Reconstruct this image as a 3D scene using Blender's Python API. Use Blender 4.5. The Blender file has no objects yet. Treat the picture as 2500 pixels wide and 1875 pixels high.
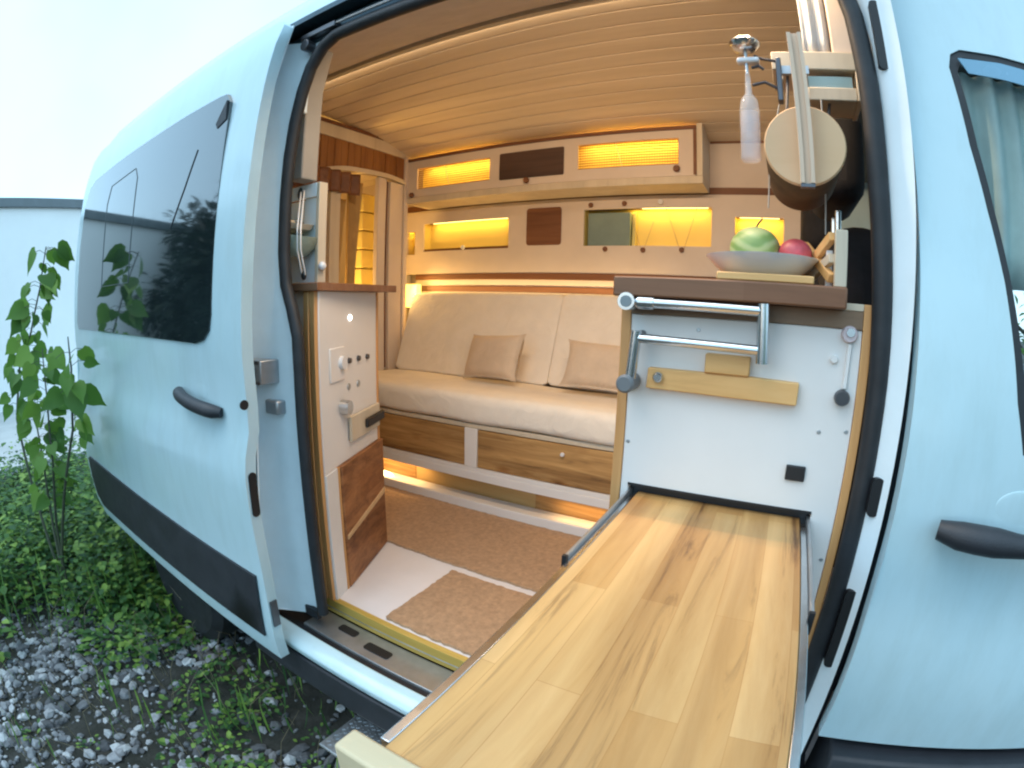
import bpy, bmesh, math, random
from mathutils import Vector, Matrix, noise
from mathutils.geometry import delaunay_2d_cdt

R = math.radians
random.seed(7)
scene = bpy.context.scene
COL = scene.collection

# ------------------------------------------------------------------ camera
cd = bpy.data.cameras.new('camera')
cam = bpy.data.objects.new('camera', cd)
COL.objects.link(cam)
scene.camera = cam
cd.type = 'PANO'                                   # the photo's own wide fisheye lens
cd.panorama_type = 'FISHEYE_LENS_POLYNOMIAL'
cd.fisheye_fov = R(180)
cd.fisheye_polynomial_k0 = 0.0
cd.fisheye_polynomial_k1 = -0.05519536017278179
cd.fisheye_polynomial_k2 = -8.731959426040065e-05
cd.fisheye_polynomial_k3 = 2.2409599171531745e-05
cd.fisheye_polynomial_k4 = -7.27008904645435e-07
cd.sensor_fit = 'HORIZONTAL'
cd.sensor_width = 36
cd.clip_start = 0.02
cd.clip_end = 2000
cR = (0.87033410, 0.49177277, 0.02604039)
cU = (-0.10219528, 0.12863148, 0.98641273)
cF = (-0.48174130, 0.86116984, -0.16220922)
M = Matrix.Identity(4)
for i in range(3):
    M[i][0] = cR[i]; M[i][1] = cU[i]; M[i][2] = -cF[i]
M.translation = Vector((1.11464095, -0.79685783, 1.52577016))
cam.matrix_world = M

# ------------------------------------------------------------------ sky, sun, exposure
world = bpy.data.worlds.new('World')
scene.world = world
world.use_nodes = True
wn = world.node_tree
bg = wn.nodes['Background']
sky = wn.nodes.new('ShaderNodeTexSky')
sky.sky_type = 'NISHITA'
sky.sun_disc = False
SUN_EL, SUN_AZ = 14.0, 215.0
sky.sun_elevation = R(SUN_EL)
sky.sun_rotation = R(SUN_AZ)
sky.air_density = 1.0
sky.dust_density = 0.6
sky.ozone_density = 2.5
# thin bright overcast over the dusk sky
wtc = wn.nodes.new('ShaderNodeTexCoord'); wno = wn.nodes.new('ShaderNodeTexNoise')
wno.inputs['Scale'].default_value = 1.6; wno.inputs['Detail'].default_value = 4
wn.links.new(wtc.outputs['Generated'], wno.inputs['Vector'])
wcr = wn.nodes.new('ShaderNodeValToRGB'); wce = wcr.color_ramp.elements
wce[0].position = .3; wce[0].color = (2.55 / 10, 4.35 / 10, 5.8 / 10, 1)
wce[1].position = .7; wce[1].color = (3.45 / 10, 5.3 / 10, 6.7 / 10, 1)
wn.links.new(wno.outputs['Fac'], wcr.inputs[0])
wsc = wn.nodes.new('ShaderNodeVectorMath'); wsc.operation = 'SCALE'; wsc.inputs['Scale'].default_value = 10
wn.links.new(wcr.outputs[0], wsc.inputs[0])
wmx = wn.nodes.new('ShaderNodeMix'); wmx.data_type = 'RGBA'; wmx.inputs[0].default_value = .8
wn.links.new(sky.outputs[0], wmx.inputs[6]); wn.links.new(wsc.outputs[0], wmx.inputs[7])
wn.links.new(wmx.outputs[2], bg.inputs[0])
bg.inputs[1].default_value = 0.15
sd = bpy.data.lights.new('sun', 'SUN')
sd.energy = 0.5
sd.angle = R(40)
sd.color = (1.0, 0.95, 0.88)
sun = bpy.data.objects.new('sun', sd)
COL.objects.link(sun)
az, el = R(SUN_AZ), R(SUN_EL + 45)
sun_dir = Vector((math.sin(az) * math.cos(el), math.cos(az) * math.cos(el), math.sin(el)))
sun.rotation_euler = sun_dir.to_track_quat('Z', 'Y').to_euler()
sun.location = (0, -6, 8)

scene.view_settings.view_transform = 'Standard'
scene.view_settings.look = 'None'
scene.view_settings.gamma = 1
scene.view_settings.exposure = 1.24
scene.cycles.use_denoising = True
scene.cycles.max_bounces = 8
scene.cycles.diffuse_bounces = 5
scene.cycles.glossy_bounces = 4
scene.cycles.transmission_bounces = 8
scene.cycles.transparent_max_bounces = 8
scene.cycles.caustics_reflective = False
scene.cycles.caustics_refractive = False
scene.cycles.sample_clamp_indirect = 4.0
scene.cycles.filter_width = 2.2                    # the soft phone lens

# ------------------------------------------------------------------ materials
class NT:
    def __init__(s, name):
        s.m = bpy.data.materials.new(name); s.m.use_nodes = True
        s.t = s.m.node_tree; s.b = s.t.nodes['Principled BSDF']
        s.tc = s.t.nodes.new('ShaderNodeTexCoord')
    def n(s, typ, **kw):
        x = s.t.nodes.new(typ)
        for k, v in kw.items():
            if k in x.inputs: x.inputs[k].default_value = v
            else: setattr(x, k, v)
        return x
    def l(s, a, b): s.t.links.new(a, b)
    def coords(s, scale=(1, 1, 1), rot=(0, 0, 0)):
        mp = s.n('ShaderNodeMapping'); mp.inputs['Scale'].default_value = scale
        mp.inputs['Rotation'].default_value = rot
        s.l(s.tc.outputs['Object'], mp.inputs[0]); return mp.outputs[0]
    def noise(s, vec, scale, detail=4, rough=.55, dist=0):
        x = s.n('ShaderNodeTexNoise'); x.inputs['Scale'].default_value = scale
        x.inputs['Detail'].default_value = detail; x.inputs['Roughness'].default_value = rough
        x.inputs['Distortion'].default_value = dist
        s.l(vec, x.inputs['Vector']); return x.outputs['Fac']
    def ramp(s, fac, stops):
        r = s.n('ShaderNodeValToRGB'); e = r.color_ramp.elements
        while len(e) < len(stops): e.new(.5)
        for i, (p, c) in enumerate(stops):
            e[i].position = p; e[i].color = (*c, 1)
        s.l(fac, r.inputs[0]); return r.outputs[0]
    def mix(s, fac, a, b, mode='MIX'):
        x = s.n('ShaderNodeMix'); x.data_type = 'RGBA'; x.blend_type = mode
        for k, v in ((0, fac), (6, a), (7, b)):
            if hasattr(v, 'is_output') or hasattr(v, 'links'): s.l(v, x.inputs[k])
            elif k == 0: x.inputs[0].default_value = v
            else: x.inputs[k].default_value = (*v, 1)
        return x.outputs[2]
    def bump(s, h, strength=.3, dist=.002):
        x = s.n('ShaderNodeBump'); x.inputs['Strength'].default_value = strength
        x.inputs['Distance'].default_value = dist; s.l(h, x.inputs['Height'])
        s.l(x.outputs[0], s.b.inputs['Normal'])

def mul(c, k): return tuple(min(1, x * k) for x in c)

def pmat(name, col, rough=.5, metal=0., var=.08, scale=6., bump=0., bscale=60., coat=0., spec=.5, trans=0., alpha=1., stretch=(1, 1, 1)):
    s = NT(name)
    v = s.coords(stretch)
    f = s.noise(v, scale, 5, .6)
    s.l(s.ramp(f, [(.3, mul(col, 1 - var)), (.7, mul(col, 1 + var))]), s.b.inputs['Base Color'])
    rr = s.n('ShaderNodeMapRange'); rr.inputs[3].default_value = max(.02, rough - .06); rr.inputs[4].default_value = min(1, rough + .08)
    s.l(s.noise(v, scale * 2.3, 3), rr.inputs[0]); s.l(rr.outputs[0], s.b.inputs['Roughness'])
    s.b.inputs['Metallic'].default_value = metal
    s.b.inputs['Coat Weight'].default_value = coat
    s.b.inputs['Specular IOR Level'].default_value = spec
    s.b.inputs['Transmission Weight'].default_value = trans
    if bump: s.bump(s.noise(v, bscale, 4), bump)
    return s.m

def wood(name, c1, c2, c3, axis=0, grain=30., rough=.55, knots=0., planks=None, coat=0.):
    """grain runs along axis; planks=(length, width, across_axis)"""
    s = NT(name)
    st = [1., 1., 1.]; st[axis] = .07
    v = s.coords(tuple(st))
    f1 = s.noise(v, grain, 7, .68, .9)
    f2 = s.noise(v, grain * .22, 3, .5, 1.2)
    base = s.ramp(f1, [(.30, c1), (.44, c2), (.70, c3)])
    big = s.ramp(f2, [(.35, mul(c1, .9)), (.65, mul(c3, 1.05))])
    colr = s.mix(.4, base, big)
    if planks:
        L, W, ac = planks
        br = s.n('ShaderNodeTexBrick'); br.offset = .37; br.offset_frequency = 2
        br.inputs['Scale'].default_value = 1; br.inputs['Brick Width'].default_value = L; br.inputs['Row Height'].default_value = W
        br.inputs['Mortar Size'].default_value = .0004; br.inputs['Mortar Smooth'].default_value = .2
        br.inputs['Color1'].default_value = (0, 0, 0, 1); br.inputs['Color2'].default_value = (1, 1, 1, 1); br.inputs['Mortar'].default_value = (.1, .1, .1, 1)
        sep = s.n('ShaderNodeSeparateXYZ'); s.l(s.tc.outputs['Object'], sep.inputs[0])
        cmb = s.n('ShaderNodeCombineXYZ'); s.l(sep.outputs[axis], cmb.inputs[0]); s.l(sep.outputs[ac], cmb.inputs[1])
        s.l(cmb.outputs[0], br.inputs['Vector'])
        tone = s.ramp(br.outputs['Color'], [(0., (.80, .64, .46)), (.25, (1.0, .94, .84)), (.5, (.90, .78, .62)), (.75, (1.10, 1.05, .98)), (1., (.98, .90, .76))])
        colr = s.mix(1., colr, tone, 'MULTIPLY')
        dk = s.ramp(br.outputs['Fac'], [(0, (1, 1, 1)), (1, (.92, .86, .78))])
        colr = s.mix(1., colr, dk, 'MULTIPLY')
    if knots:
        vv = s.coords(tuple(.45 if i == axis else 1. for i in range(3)))
        vo = s.n('ShaderNodeTexVoronoi'); vo.inputs['Scale'].default_value = knots; vo.inputs['Randomness'].default_value = 1
        s.l(vv, vo.inputs['Vector'])
        k = s.ramp(vo.outputs['Distance'], [(.0, (.22, .15, .11)), (.07, (.42, .32, .24)), (.13, (.72, .6, .48)), (.24, (1, 1, 1))])
        colr = s.mix(1., colr, k, 'MULTIPLY')
    s.l(colr, s.b.inputs['Base Color'])
    s.b.inputs['Roughness'].default_value = rough
    s.b.inputs['Coat Weight'].default_value = coat
    s.b.inputs['Coat Roughness'].default_value = .25
    s.bump(f1, .25, .0012)
    return s.m

def emit(name, col, power):
    s = NT(name)
    s.b.inputs['Base Color'].default_value = (*col, 1)
    s.b.inputs['Emission Color'].default_value = (*col, 1)
    s.b.inputs['Emission Strength'].default_value = power
    return s.m

def glass(name, col=(1, 1, 1), rough=.02, ior=1.45):
    s = NT(name)
    s.b.inputs['Base Color'].default_value = (*col, 1)
    s.b.inputs['Roughness'].default_value = rough
    s.b.inputs['Transmission Weight'].default_value = 1
    s.b.inputs['IOR'].default_value = ior
    return s.m

def paint_mat():
    s = NT('white_van_paint')
    v = s.coords()
    f = s.noise(v, 2.2, 5, .6); g = s.noise(s.coords((1, 1, .25)), 14, 6, .7)
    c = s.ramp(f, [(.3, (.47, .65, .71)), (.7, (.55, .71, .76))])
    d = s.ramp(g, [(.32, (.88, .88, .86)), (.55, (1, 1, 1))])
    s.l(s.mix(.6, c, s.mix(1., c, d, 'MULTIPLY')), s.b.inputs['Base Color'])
    s.b.inputs['Roughness'].default_value = .30
    s.b.inputs['Coat Weight'].default_value = .7
    s.b.inputs['Coat Roughness'].default_value = .12
    s.bump(s.noise(v, 3., 2), .12, .01)
    return s.m

PAINT = paint_mat()
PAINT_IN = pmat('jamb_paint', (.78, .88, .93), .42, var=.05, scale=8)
RUBBER = pmat('black_rubber', (.016, .018, .022), .55, var=.3, scale=20, bump=.2)
CLAD = pmat('dark_plastic_cladding', (.022, .024, .03), .5, var=.25, scale=12, bump=.3, bscale=300)
TRACK = pmat('dark_track_metal', (.05, .08, .10), .35, .6, var=.3)
STEEL = pmat('brushed_steel', (.62, .64, .66), .22, 1., var=.06, scale=30)
STEEL_D = pmat('dark_steel', (.12, .12, .13), .35, .8, var=.2)
ALU = pmat('dull_aluminium', (.45, .47, .49), .4, .85, var=.12, scale=20)
WINGLASS = pmat('privacy_glass', (.012, .02, .022), .03, var=.2, spec=1.0, coat=1.)
WHITE = pmat('white_lacquer', (.77, .74, .72), .42, var=.03, scale=5)
WARMW = pmat('cream_painted_board', (.66, .56, .48), .6, var=.05, scale=5, bump=.08, bscale=40)
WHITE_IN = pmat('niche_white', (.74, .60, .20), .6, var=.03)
PINE_EDGE = wood('plywood_edge', (.46, .20, .06), (.60, .29, .10), (.70, .39, .16), 2, 40)
PINE_X = wood('pine_trim', (.50, .31, .15), (.60, .40, .21), (.68, .48, .27), 0, 30)
YELLOWWOOD = wood('yellow_sill_wood', (.40, .24, .04), (.54, .35, .07), (.64, .44, .12), 0, 40)
CEILW = wood('ceiling_pine', (.66, .53, .38), (.72, .59, .44), (.78, .65, .50), 0, 22, .6)
HEADER = pmat('header_lining', (.58, .52, .47), .8, var=.08, scale=14, bump=.1)
DARKW = wood('dark_stained_wood', (.10, .035, .015), (.16, .06, .025), (.22, .09, .04), 0, 40, .6)
DARKTOP = wood('brown_counter_wood', (.15, .07, .04), (.22, .11, .065), (.30, .16, .10), 0, 34, .5, planks=(.22, .05, 1))
OAK = wood('rustic_brown_board', (.08, .035, .012), (.34, .17, .05), (.60, .36, .14), 0, 44, .7, knots=11)
OAK_Y = wood('reclaimed_red_brown_board', (.08, .026, .010), (.21, .088, .034), (.42, .20, .085), 1, 40, .6, knots=9, planks=(.5, .085, 2))
TABLEW = wood('acacia_block', (.11, .045, .018), (.61, .345, .13), (.73, .46, .21), 1, 34, .5, knots=5.2, planks=(.47, .042, 0), coat=.05)
BAMBOO = wood('bamboo', (.56, .27, .08), (.76, .42, .15), (.86, .54, .24), 0, 30, .5)
PALEW = wood('pale_wood', (.52, .44, .33), (.60, .51, .39), (.66, .57, .44), 2, 24, .55)
BARKW = pmat('brown_drum_side', (.10, .06, .03), .8, var=.35, scale=18, bump=.4)
CUSH = pmat('cream_bench_fabric', (.84, .77, .68), .9, var=.05, scale=9, bump=.35, bscale=420)
CUSH_F = CUSH
def wrinkle(m):
    t = m.node_tree; b = [n for n in t.nodes if n.type == 'BUMP'][0]; tc = [n for n in t.nodes if n.type == 'TEX_COORD'][0]
    n2 = t.nodes.new('ShaderNodeTexNoise'); n2.inputs['Scale'].default_value = 9; n2.inputs['Detail'].default_value = 3; n2.inputs['Distortion'].default_value = 1.8
    b2 = t.nodes.new('ShaderNodeBump'); b2.inputs['Strength'].default_value = .55; b2.inputs['Distance'].default_value = .012
    t.links.new(tc.outputs['Object'], n2.inputs['Vector']); t.links.new(n2.outputs['Fac'], b2.inputs['Height']); t.links.new(b2.outputs[0], b.inputs['Normal'])
wrinkle(CUSH)
PILLOWM = pmat('beige_pillow_fabric', (.62, .49, .37), .95, var=.08, scale=12, bump=.5, bscale=380)
RUG = pmat('brown_coir_rug', (.42, .265, .155), .95, var=.2, scale=70, bump=.8, bscale=260)
FLOORM = pmat('white_vinyl_floor', (.76, .73, .74), .38, var=.05, scale=4)
BLACKM = pmat('black_plastic', (.012, .012, .014), .45, var=.2)
BLACKFAB = pmat('black_seat_fabric', (.010, .010, .013), .9, var=.3, scale=30)
PORC = pmat('white_porcelain', (.72, .73, .76), .18, var=.02, coat=.5)
MELON = None
FRUIT = pmat('pink_red_fruit', (.50, .08, .10), .4, var=.35, scale=30)
GLASSM = pmat('clear_glass', (.85, .86, .88), .05, var=.01, spec=.8); GLASSM.node_tree.nodes['Principled BSDF'].inputs['Alpha'].default_value = .28
LABELM = pmat('milky_contents', (.72, .62, .66), .3, var=.08); LABELM.node_tree.nodes['Principled BSDF'].inputs['Alpha'].default_value = .24
TEALCUR = pmat('teal_curtain', (.50, .68, .66), .8, var=.15, scale=10)
BLUEFAB = pmat('pale_curtain', (.55, .57, .60), .8, var=.05)
GREENC = pmat('sage_cloth', (.30, .36, .30), .8, var=.15, scale=25, bump=.3)
YCUR = pmat('ochre_curtain', (.50, .33, .13), .85, var=.1, scale=14, bump=.2)
WALLM = pmat('white_render', (.95, .93, .90), .7, var=.03, scale=1.5)
LED = emit('warm_led', (1.0, .70, .22), 3.0)
LEDW = emit('switch_led', (1.0, .95, .9), 5)

def melon_mat():
    s = NT('melon_skin'); v = s.coords()
    w = s.n('ShaderNodeTexWave'); w.wave_type = 'RINGS'; w.rings_direction = 'X'; w.inputs['Scale'].default_value = 22; w.inputs['Distortion'].default_value = 3
    s.l(v, w.inputs['Vector'])
    s.l(s.ramp(w.outputs['Fac'], [(.2, (.20, .30, .09)), (.6, (.28, .38, .14)), (.9, (.38, .44, .2))]), s.b.inputs['Base Color'])
    s.b.inputs['Roughness'].default_value = .4
    return s.m
MELON = melon_mat()

def leaf_mat(name, a, b, c):
    s = NT(name)
    g = s.n('ShaderNodeNewGeometry')
    s.l(s.ramp(g.outputs['Random Per Island'], [(.05, a), (.5, b), (.95, c)]), s.b.inputs['Base Color'])
    s.b.inputs['Roughness'].default_value = .6
    s.b.inputs['Subsurface Weight'].default_value = 0
    s.b.inputs['Transmission Weight'].default_value = 0
    tr = s.n('ShaderNodeBsdfTranslucent'); tr.inputs[0].default_value = (*mul(b, 1.5), 1)
    mx = s.n('ShaderNodeMixShader'); mx.inputs[0].default_value = .3
    out = s.t.nodes['Material Output']
    s.l(s.b.outputs[0], mx.inputs[1]); s.l(tr.outputs[0], mx.inputs[2]); s.l(mx.outputs[0], out.inputs[0])
    return s.m
LEAF = leaf_mat('sapling_leaf', (.05, .13, .02), (.10, .22, .03), (.24, .38, .07))
WEED = leaf_mat('weed_leaf', (.02, .07, .025), (.08, .19, .04), (.26, .40, .07))
DARKLEAF = leaf_mat('dark_hedge_leaf', (.006, .012, .006), (.012, .022, .009), (.03, .04, .015))
STRAW = leaf_mat('dry_straw', (.20, .16, .09), (.28, .24, .15), (.36, .30, .2))
STEM = pmat('green_brown_stem', (.07, .08, .05), .7, var=.2)
BARK = pmat('bark', (.05, .04, .03), .9, var=.3)

def stone_mat():
    s = NT('gravel_stone')
    g = s.n('ShaderNodeNewGeometry')
    c = s.ramp(g.outputs['Random Per Island'], [(.0, (.07, .07, .075)), (.4, (.15, .155, .165)), (.75, (.30, .305, .32)), (1., (.52, .53, .54))])
    f = s.ramp(s.noise(s.coords(), 60, 4), [(.3, (.75, .75, .75)), (.7, (1.1, 1.1, 1.1))])
    s.l(s.mix(1., c, f, 'MULTIPLY'), s.b.inputs['Base Color']); s.b.inputs['Roughness'].default_value = .85
    return s.m
STONE = stone_mat()
def soil_mat():
    s = NT('soil'); v = s.coords()
    s.l(s.ramp(s.noise(v, 9, 8, .7), [(.3, (.018, .02, .014)), (.5, (.035, .035, .028)), (.7, (.07, .066, .058))]), s.b.inputs['Base Color'])
    s.b.inputs['Roughness'].default_value = .95
    s.bump(s.noise(v, 40, 8, .7), .8, .02)
    return s.m
SOIL = soil_mat()

# ------------------------------------------------------------------ geometry helpers
ORG = {}
class MB:
    def __init__(s): s.v = []; s.f = []
    def add(s, vs, fs):
        k = len(s.v); s.v += [tuple(v) for v in vs]; s.f += [tuple(i + k for i in f) for f in fs]; return s
    def box(s, x0, x1, y0, y1, z0, z1):
        v = [(x, y, z) for x in (x0, x1) for y in (y0, y1) for z in (z0, z1)]
        return s.add(v, [(0, 1, 3, 2), (4, 6, 7, 5), (0, 4, 5, 1), (2, 3, 7, 6), (0, 2, 6, 4), (1, 5, 7, 3)])
    def prism(s, pts, axis, a, b):
        """polygon in the two other axes (cyclic order), extruded along axis"""
        n = len(pts)
        def P(p, t):
            q = list(p); q.insert(axis, t); return tuple(q)
        v = [P(p, a) for p in pts] + [P(p, b) for p in pts]
        f = [tuple(range(n))[::-1], tuple(range(n, 2 * n))] + [(i, (i + 1) % n, n + (i + 1) % n, n + i) for i in range(n)]
        return s.add(v, f)
    def bar(s, p, q, w, h, up=(0, 0, 1)):
        p, q = Vector(p), Vector(q); d = (q - p).normalized(); u = Vector(up); r = d.cross(u)
        if r.length < 1e-4: r = d.cross(Vector((1, 0, 0)))
        r.normalize(); u = r.cross(d)
        v = []
        for c in (p, q):
            for a, b in ((-1, -1), (1, -1), (1, 1), (-1, 1)): v.append(c + r * a * w / 2 + u * b * h / 2)
        return s.add(v, [(3, 2, 1, 0), (4, 5, 6, 7)] + [(i, (i + 1) % 4, 4 + (i + 1) % 4, 4 + i) for i in range(4)])
    def tube(s, pts, r, n=12, closed=False):
        pts = [Vector(p) for p in pts]; m = len(pts); rs = r if isinstance(r, (list, tuple)) else [r] * m
        v = []; prev = None
        for i, p in enumerate(pts):
            a = pts[i - 1] if (i or closed) else p; b = pts[(i + 1) % m] if (i < m - 1 or closed) else p
            d = (b - a).normalized()
            if prev is None:
                u = d.cross(Vector((0, 0, 1)))
                if u.length < .1: u = d.cross(Vector((0, 1, 0)))
            else: u = prev - d * prev.dot(d)
            u.normalize(); prev = u; w = d.cross(u)
            for k in range(n):
                t = 2 * math.pi * k / n; v.append(p + (u * math.cos(t) + w * math.sin(t)) * rs[i])
        f = []
        for i in range(m if closed else m - 1):
            j = (i + 1) % m
            for k in range(n): f.append((i * n + k, i * n + (k + 1) % n, j * n + (k + 1) % n, j * n + k))
        if not closed: f += [tuple(range(n))[::-1], tuple(range((m - 1) * n, m * n))]
        return s.add(v, f)
    def lathe(s, prof, c, axis=2, n=32):
        v = []; m = len(prof)
        for r, h in prof:
            for k in range(n):
                t = 2 * math.pi * k / n; q = [r * math.cos(t), r * math.sin(t)]; q.insert(axis, h)
                v.append((c[0] + q[0], c[1] + q[1], c[2] + q[2]))
        f = [(i * n + k, i * n + (k + 1) % n, (i + 1) * n + (k + 1) % n, (i + 1) * n + k) for i in range(m - 1) for k in range(n)]
        f += [tuple(range(n))[::-1], tuple(range((m - 1) * n, m * n))]
        return s.add(v, f)
    def ellipsoid(s, c, rx, ry, rz, n=24, m=14, pw=1.):
        v = []
        for i in range(1, m):
            a = math.pi * i / m
            for k in range(n):
                t = 2 * math.pi * k / n
                v.append((c[0] + rx * math.sin(a) * math.cos(t), c[1] + ry * math.sin(a) * math.sin(t), c[2] + rz * math.cos(a)))
        v += [(c[0], c[1], c[2] + rz), (c[0], c[1], c[2] - rz)]
        f = [(i * n + k, (i + 1) * n + k, (i + 1) * n + (k + 1) % n, i * n + (k + 1) % n) for i in range(m - 2) for k in range(n)]
        f += [(k, (k + 1) % n, len(v) - 2) for k in range(n)] + [((m - 2) * n + (k + 1) % n, (m - 2) * n + k, len(v) - 1) for k in range(n)]
        return s.add(v, f)
    def curtain(s, xf, z0, z1, n=60, th=.003):
        """xf(t) -> (x, y) path from t 0..1"""
        v = []; m = 6
        for i in range(n + 1):
            x, y = xf(i / n)
            for j in range(m + 1):
                z = z0 + (z1 - z0) * j / m; v.append((x, y, z))
        return s.add(v, [(i * (m + 1) + j, (i + 1) * (m + 1) + j, (i + 1) * (m + 1) + j + 1, i * (m + 1) + j + 1) for i in range(n) for j in range(m)])

def link(o, parent=None, loc=None):
    COL.objects.link(o)
    if parent is not None:
        o.parent = parent; ORG[o.name] = ORG[parent.name]
    return o

def obj(name, mb, mat, parent=None, smooth=False, bevel=0., seg=2, origin=None, angle=40, solid=0.):
    if parent is not None: org = Vector(ORG[parent.name])
    elif origin is not None: org = Vector(origin)
    else:
        xs = [v[0] for v in mb.v]; ys = [v[1] for v in mb.v]; zs = [v[2] for v in mb.v]
        org = Vector(((min(xs) + max(xs)) / 2, (min(ys) + max(ys)) / 2, min(zs)))
    me = bpy.data.meshes.new(name)
    me.from_pydata([tuple(Vector(v) - org) for v in mb.v], [], mb.f)
    bm = bmesh.new(); bm.from_mesh(me); bmesh.ops.recalc_face_normals(bm, faces=bm.faces)
    bm.to_mesh(me); bm.free()
    me.materials.append(mat)
    o = bpy.data.objects.new(name, me)
    COL.objects.link(o)
    if parent is not None:
        o.parent = parent; ORG[o.name] = tuple(org)
    else:
        o.location = org; ORG[o.name] = tuple(org)
    if solid:
        md = o.modifiers.new('solid', 'SOLIDIFY'); md.thickness = solid; md.offset = 0
    if bevel:
        md = o.modifiers.new('bevel', 'BEVEL'); md.width = bevel; md.segments = seg; md.limit_method = 'ANGLE'; md.angle_limit = R(35)
        md.harden_normals = False
    if smooth or bevel:
        me.polygons.foreach_set('use_smooth', [True] * len(me.polygons))
        try: me.set_sharp_from_angle(angle=R(angle))
        except Exception: pass
    return o

def thing(name, loc, label, cat, group=None):
    o = bpy.data.objects.new(name, None); COL.objects.link(o); o.location = loc; o.empty_display_size = .05
    ORG[o.name] = tuple(loc); tag(o, label, cat, group); return o
def tag(o, label, cat, group=None):
    o['label'] = label; o['category'] = cat
    if group: o['group'] = group
    return o
def structure(o, kind='structure'): o['kind'] = kind; return o

def inside(p, poly):
    x, z = p; c = False; n = len(poly)
    for i in range(n):
        x1, z1 = poly[i]; x2, z2 = poly[(i + 1) % n]
        if (z1 > z) != (z2 > z) and x < (x2 - x1) * (z - z1) / (z2 - z1) + x1: c = not c
    return c
def dens(poly, d):
    out = []
    for i in range(len(poly)):
        a, b = Vector(poly[i]), Vector(poly[(i + 1) % len(poly)]); n = max(1, int((b - a).length / d))
        out += [tuple(a + (b - a) * k / n) for k in range(n)]
    return out
def skin(outline, holes, yf, step=.05, depth=.02, holedepth=None):
    """sheet metal panel: (x,z) outline with holes, y from yf(x,z), rims folded inward by depth"""
    o = dens(outline, step); hs = [dens(h, step) for h in holes]
    V = []; E = []
    for lp in [o] + hs:
        k = len(V); V += [Vector(p) for p in lp]; E += [(k + i, k + (i + 1) % len(lp)) for i in range(len(lp))]
    xs = [p[0] for p in o]; zs = [p[1] for p in o]
    x = min(xs) + step * .5
    while x < max(xs):
        z = min(zs) + step * .5
        while z < max(zs):
            q = (x + .0007 * math.sin(z * 91), z + .0007 * math.sin(x * 77))
            if inside(q, o) and not any(inside(q, h) for h in hs):
                if min((Vector(q) - w).length for w in V[:len(o) + sum(len(h) for h in hs)]) > step * .55: V.append(Vector(q))
            z += step
        x += step
    ov, oe, of, *_ = delaunay_2d_cdt(V, E, [], 0, 1e-6)
    mb = MB()
    faces = []
    for f in of:
        c = sum((ov[i] for i in f), Vector((0, 0))) / len(f)
        if inside(c, o) and not any(inside(c, h) for h in hs): faces.append(tuple(f))
    mb.add([(p[0], yf(p[0], p[1]), p[1]) for p in ov], faces)
    for li, lp in enumerate([o] + hs):
        d = depth if li == 0 else (holedepth or depth)
        n = len(lp)
        v = [(p[0], yf(*p), p[1]) for p in lp] + [(p[0], yf(*p) + d, p[1]) for p in lp]
        mb.add(v, [(i, (i + 1) % n, n + (i + 1) % n, n + i) for i in range(n)])
    return mb
def rounded(x0, x1, z0, z1, r, n=6):
    if not isinstance(r, (list, tuple)): r = [r] * 4
    out = []
    for (cx, cz, a0, rr) in ((x1 - r[0], z1 - r[0], 0, r[0]), (x0 + r[1], z1 - r[1], 90, r[1]), (x0 + r[2], z0 + r[2], 180, r[2]), (x1 - r[3], z0 + r[3], 270, r[3])):
        for k in range(n + 1):
            t = R(a0 + 90 * k / n); out.append((cx + rr * math.cos(t), cz + rr * math.sin(t)))
    return out
def interp(tab):
    def f(z):
        if z <= tab[0][0]: return tab[0][1]
        for i in range(len(tab) - 1):
            a, b = tab[i], tab[i + 1]
            if z <= b[0]:
                t = (z - a[0]) / (b[0] - a[0])
                p0 = tab[i - 1] if i else a; p3 = tab[i + 2] if i + 2 < len(tab) else b
                m0 = (b[1] - p0[1]) / (b[0] - p0[0]) * (b[0] - a[0]); m1 = (p3[1] - a[1]) / (p3[0] - a[0]) * (b[0] - a[0])
                return (2 * t**3 - 3 * t * t + 1) * a[1] + (t**3 - 2 * t * t + t) * m0 + (-2 * t**3 + 3 * t * t) * b[1] + (t**3 - t * t) * m1
        return tab[-1][1]
    return f
def panel_with_holes(x0, x1, z0, z1, holes, y0, y1):
    """flat board in the xz plane with rectangular openings, built from strips"""
    xs = sorted({x0, x1, *[h[0] for h in holes], *[h[1] for h in holes]})
    zs = sorted({z0, z1, *[h[2] for h in holes], *[h[3] for h in holes]})
    V = {}; mb = MB(); fs = set()
    def vid(x, y, z):
        k = (round(x, 5), round(y, 5), round(z, 5))
        if k not in V: V[k] = len(mb.v); mb.v.append(k)
        return V[k]
    def cell(i, j):
        if i < 0 or j < 0 or i >= len(xs) - 1 or j >= len(zs) - 1: return False
        cx, cz = (xs[i] + xs[i + 1]) / 2, (zs[j] + zs[j + 1]) / 2
        return not any(h[0] < cx < h[1] and h[2] < cz < h[3] for h in holes)
    for i in range(len(xs) - 1):
        for j in range(len(zs) - 1):
            if not cell(i, j): continue
            a, b, c, d = xs[i], xs[i + 1], zs[j], zs[j + 1]
            mb.f.append((vid(a, y0, c), vid(b, y0, c), vid(b, y0, d), vid(a, y0, d)))
            mb.f.append((vid(a, y1, d), vid(b, y1, d), vid(b, y1, c), vid(a, y1, c)))
            for (di, dj, p, q) in ((-1, 0, (a, c), (a, d)), (1, 0, (b, d), (b, c)), (0, -1, (b, c), (a, c)), (0, 1, (a, d), (b, d))):
                if not cell(i + di, j + dj): mb.f.append((vid(p[0], y0, p[1]), vid(q[0], y0, q[1]), vid(q[0], y1, q[1]), vid(p[0], y1, p[1])))
    return mb
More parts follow.
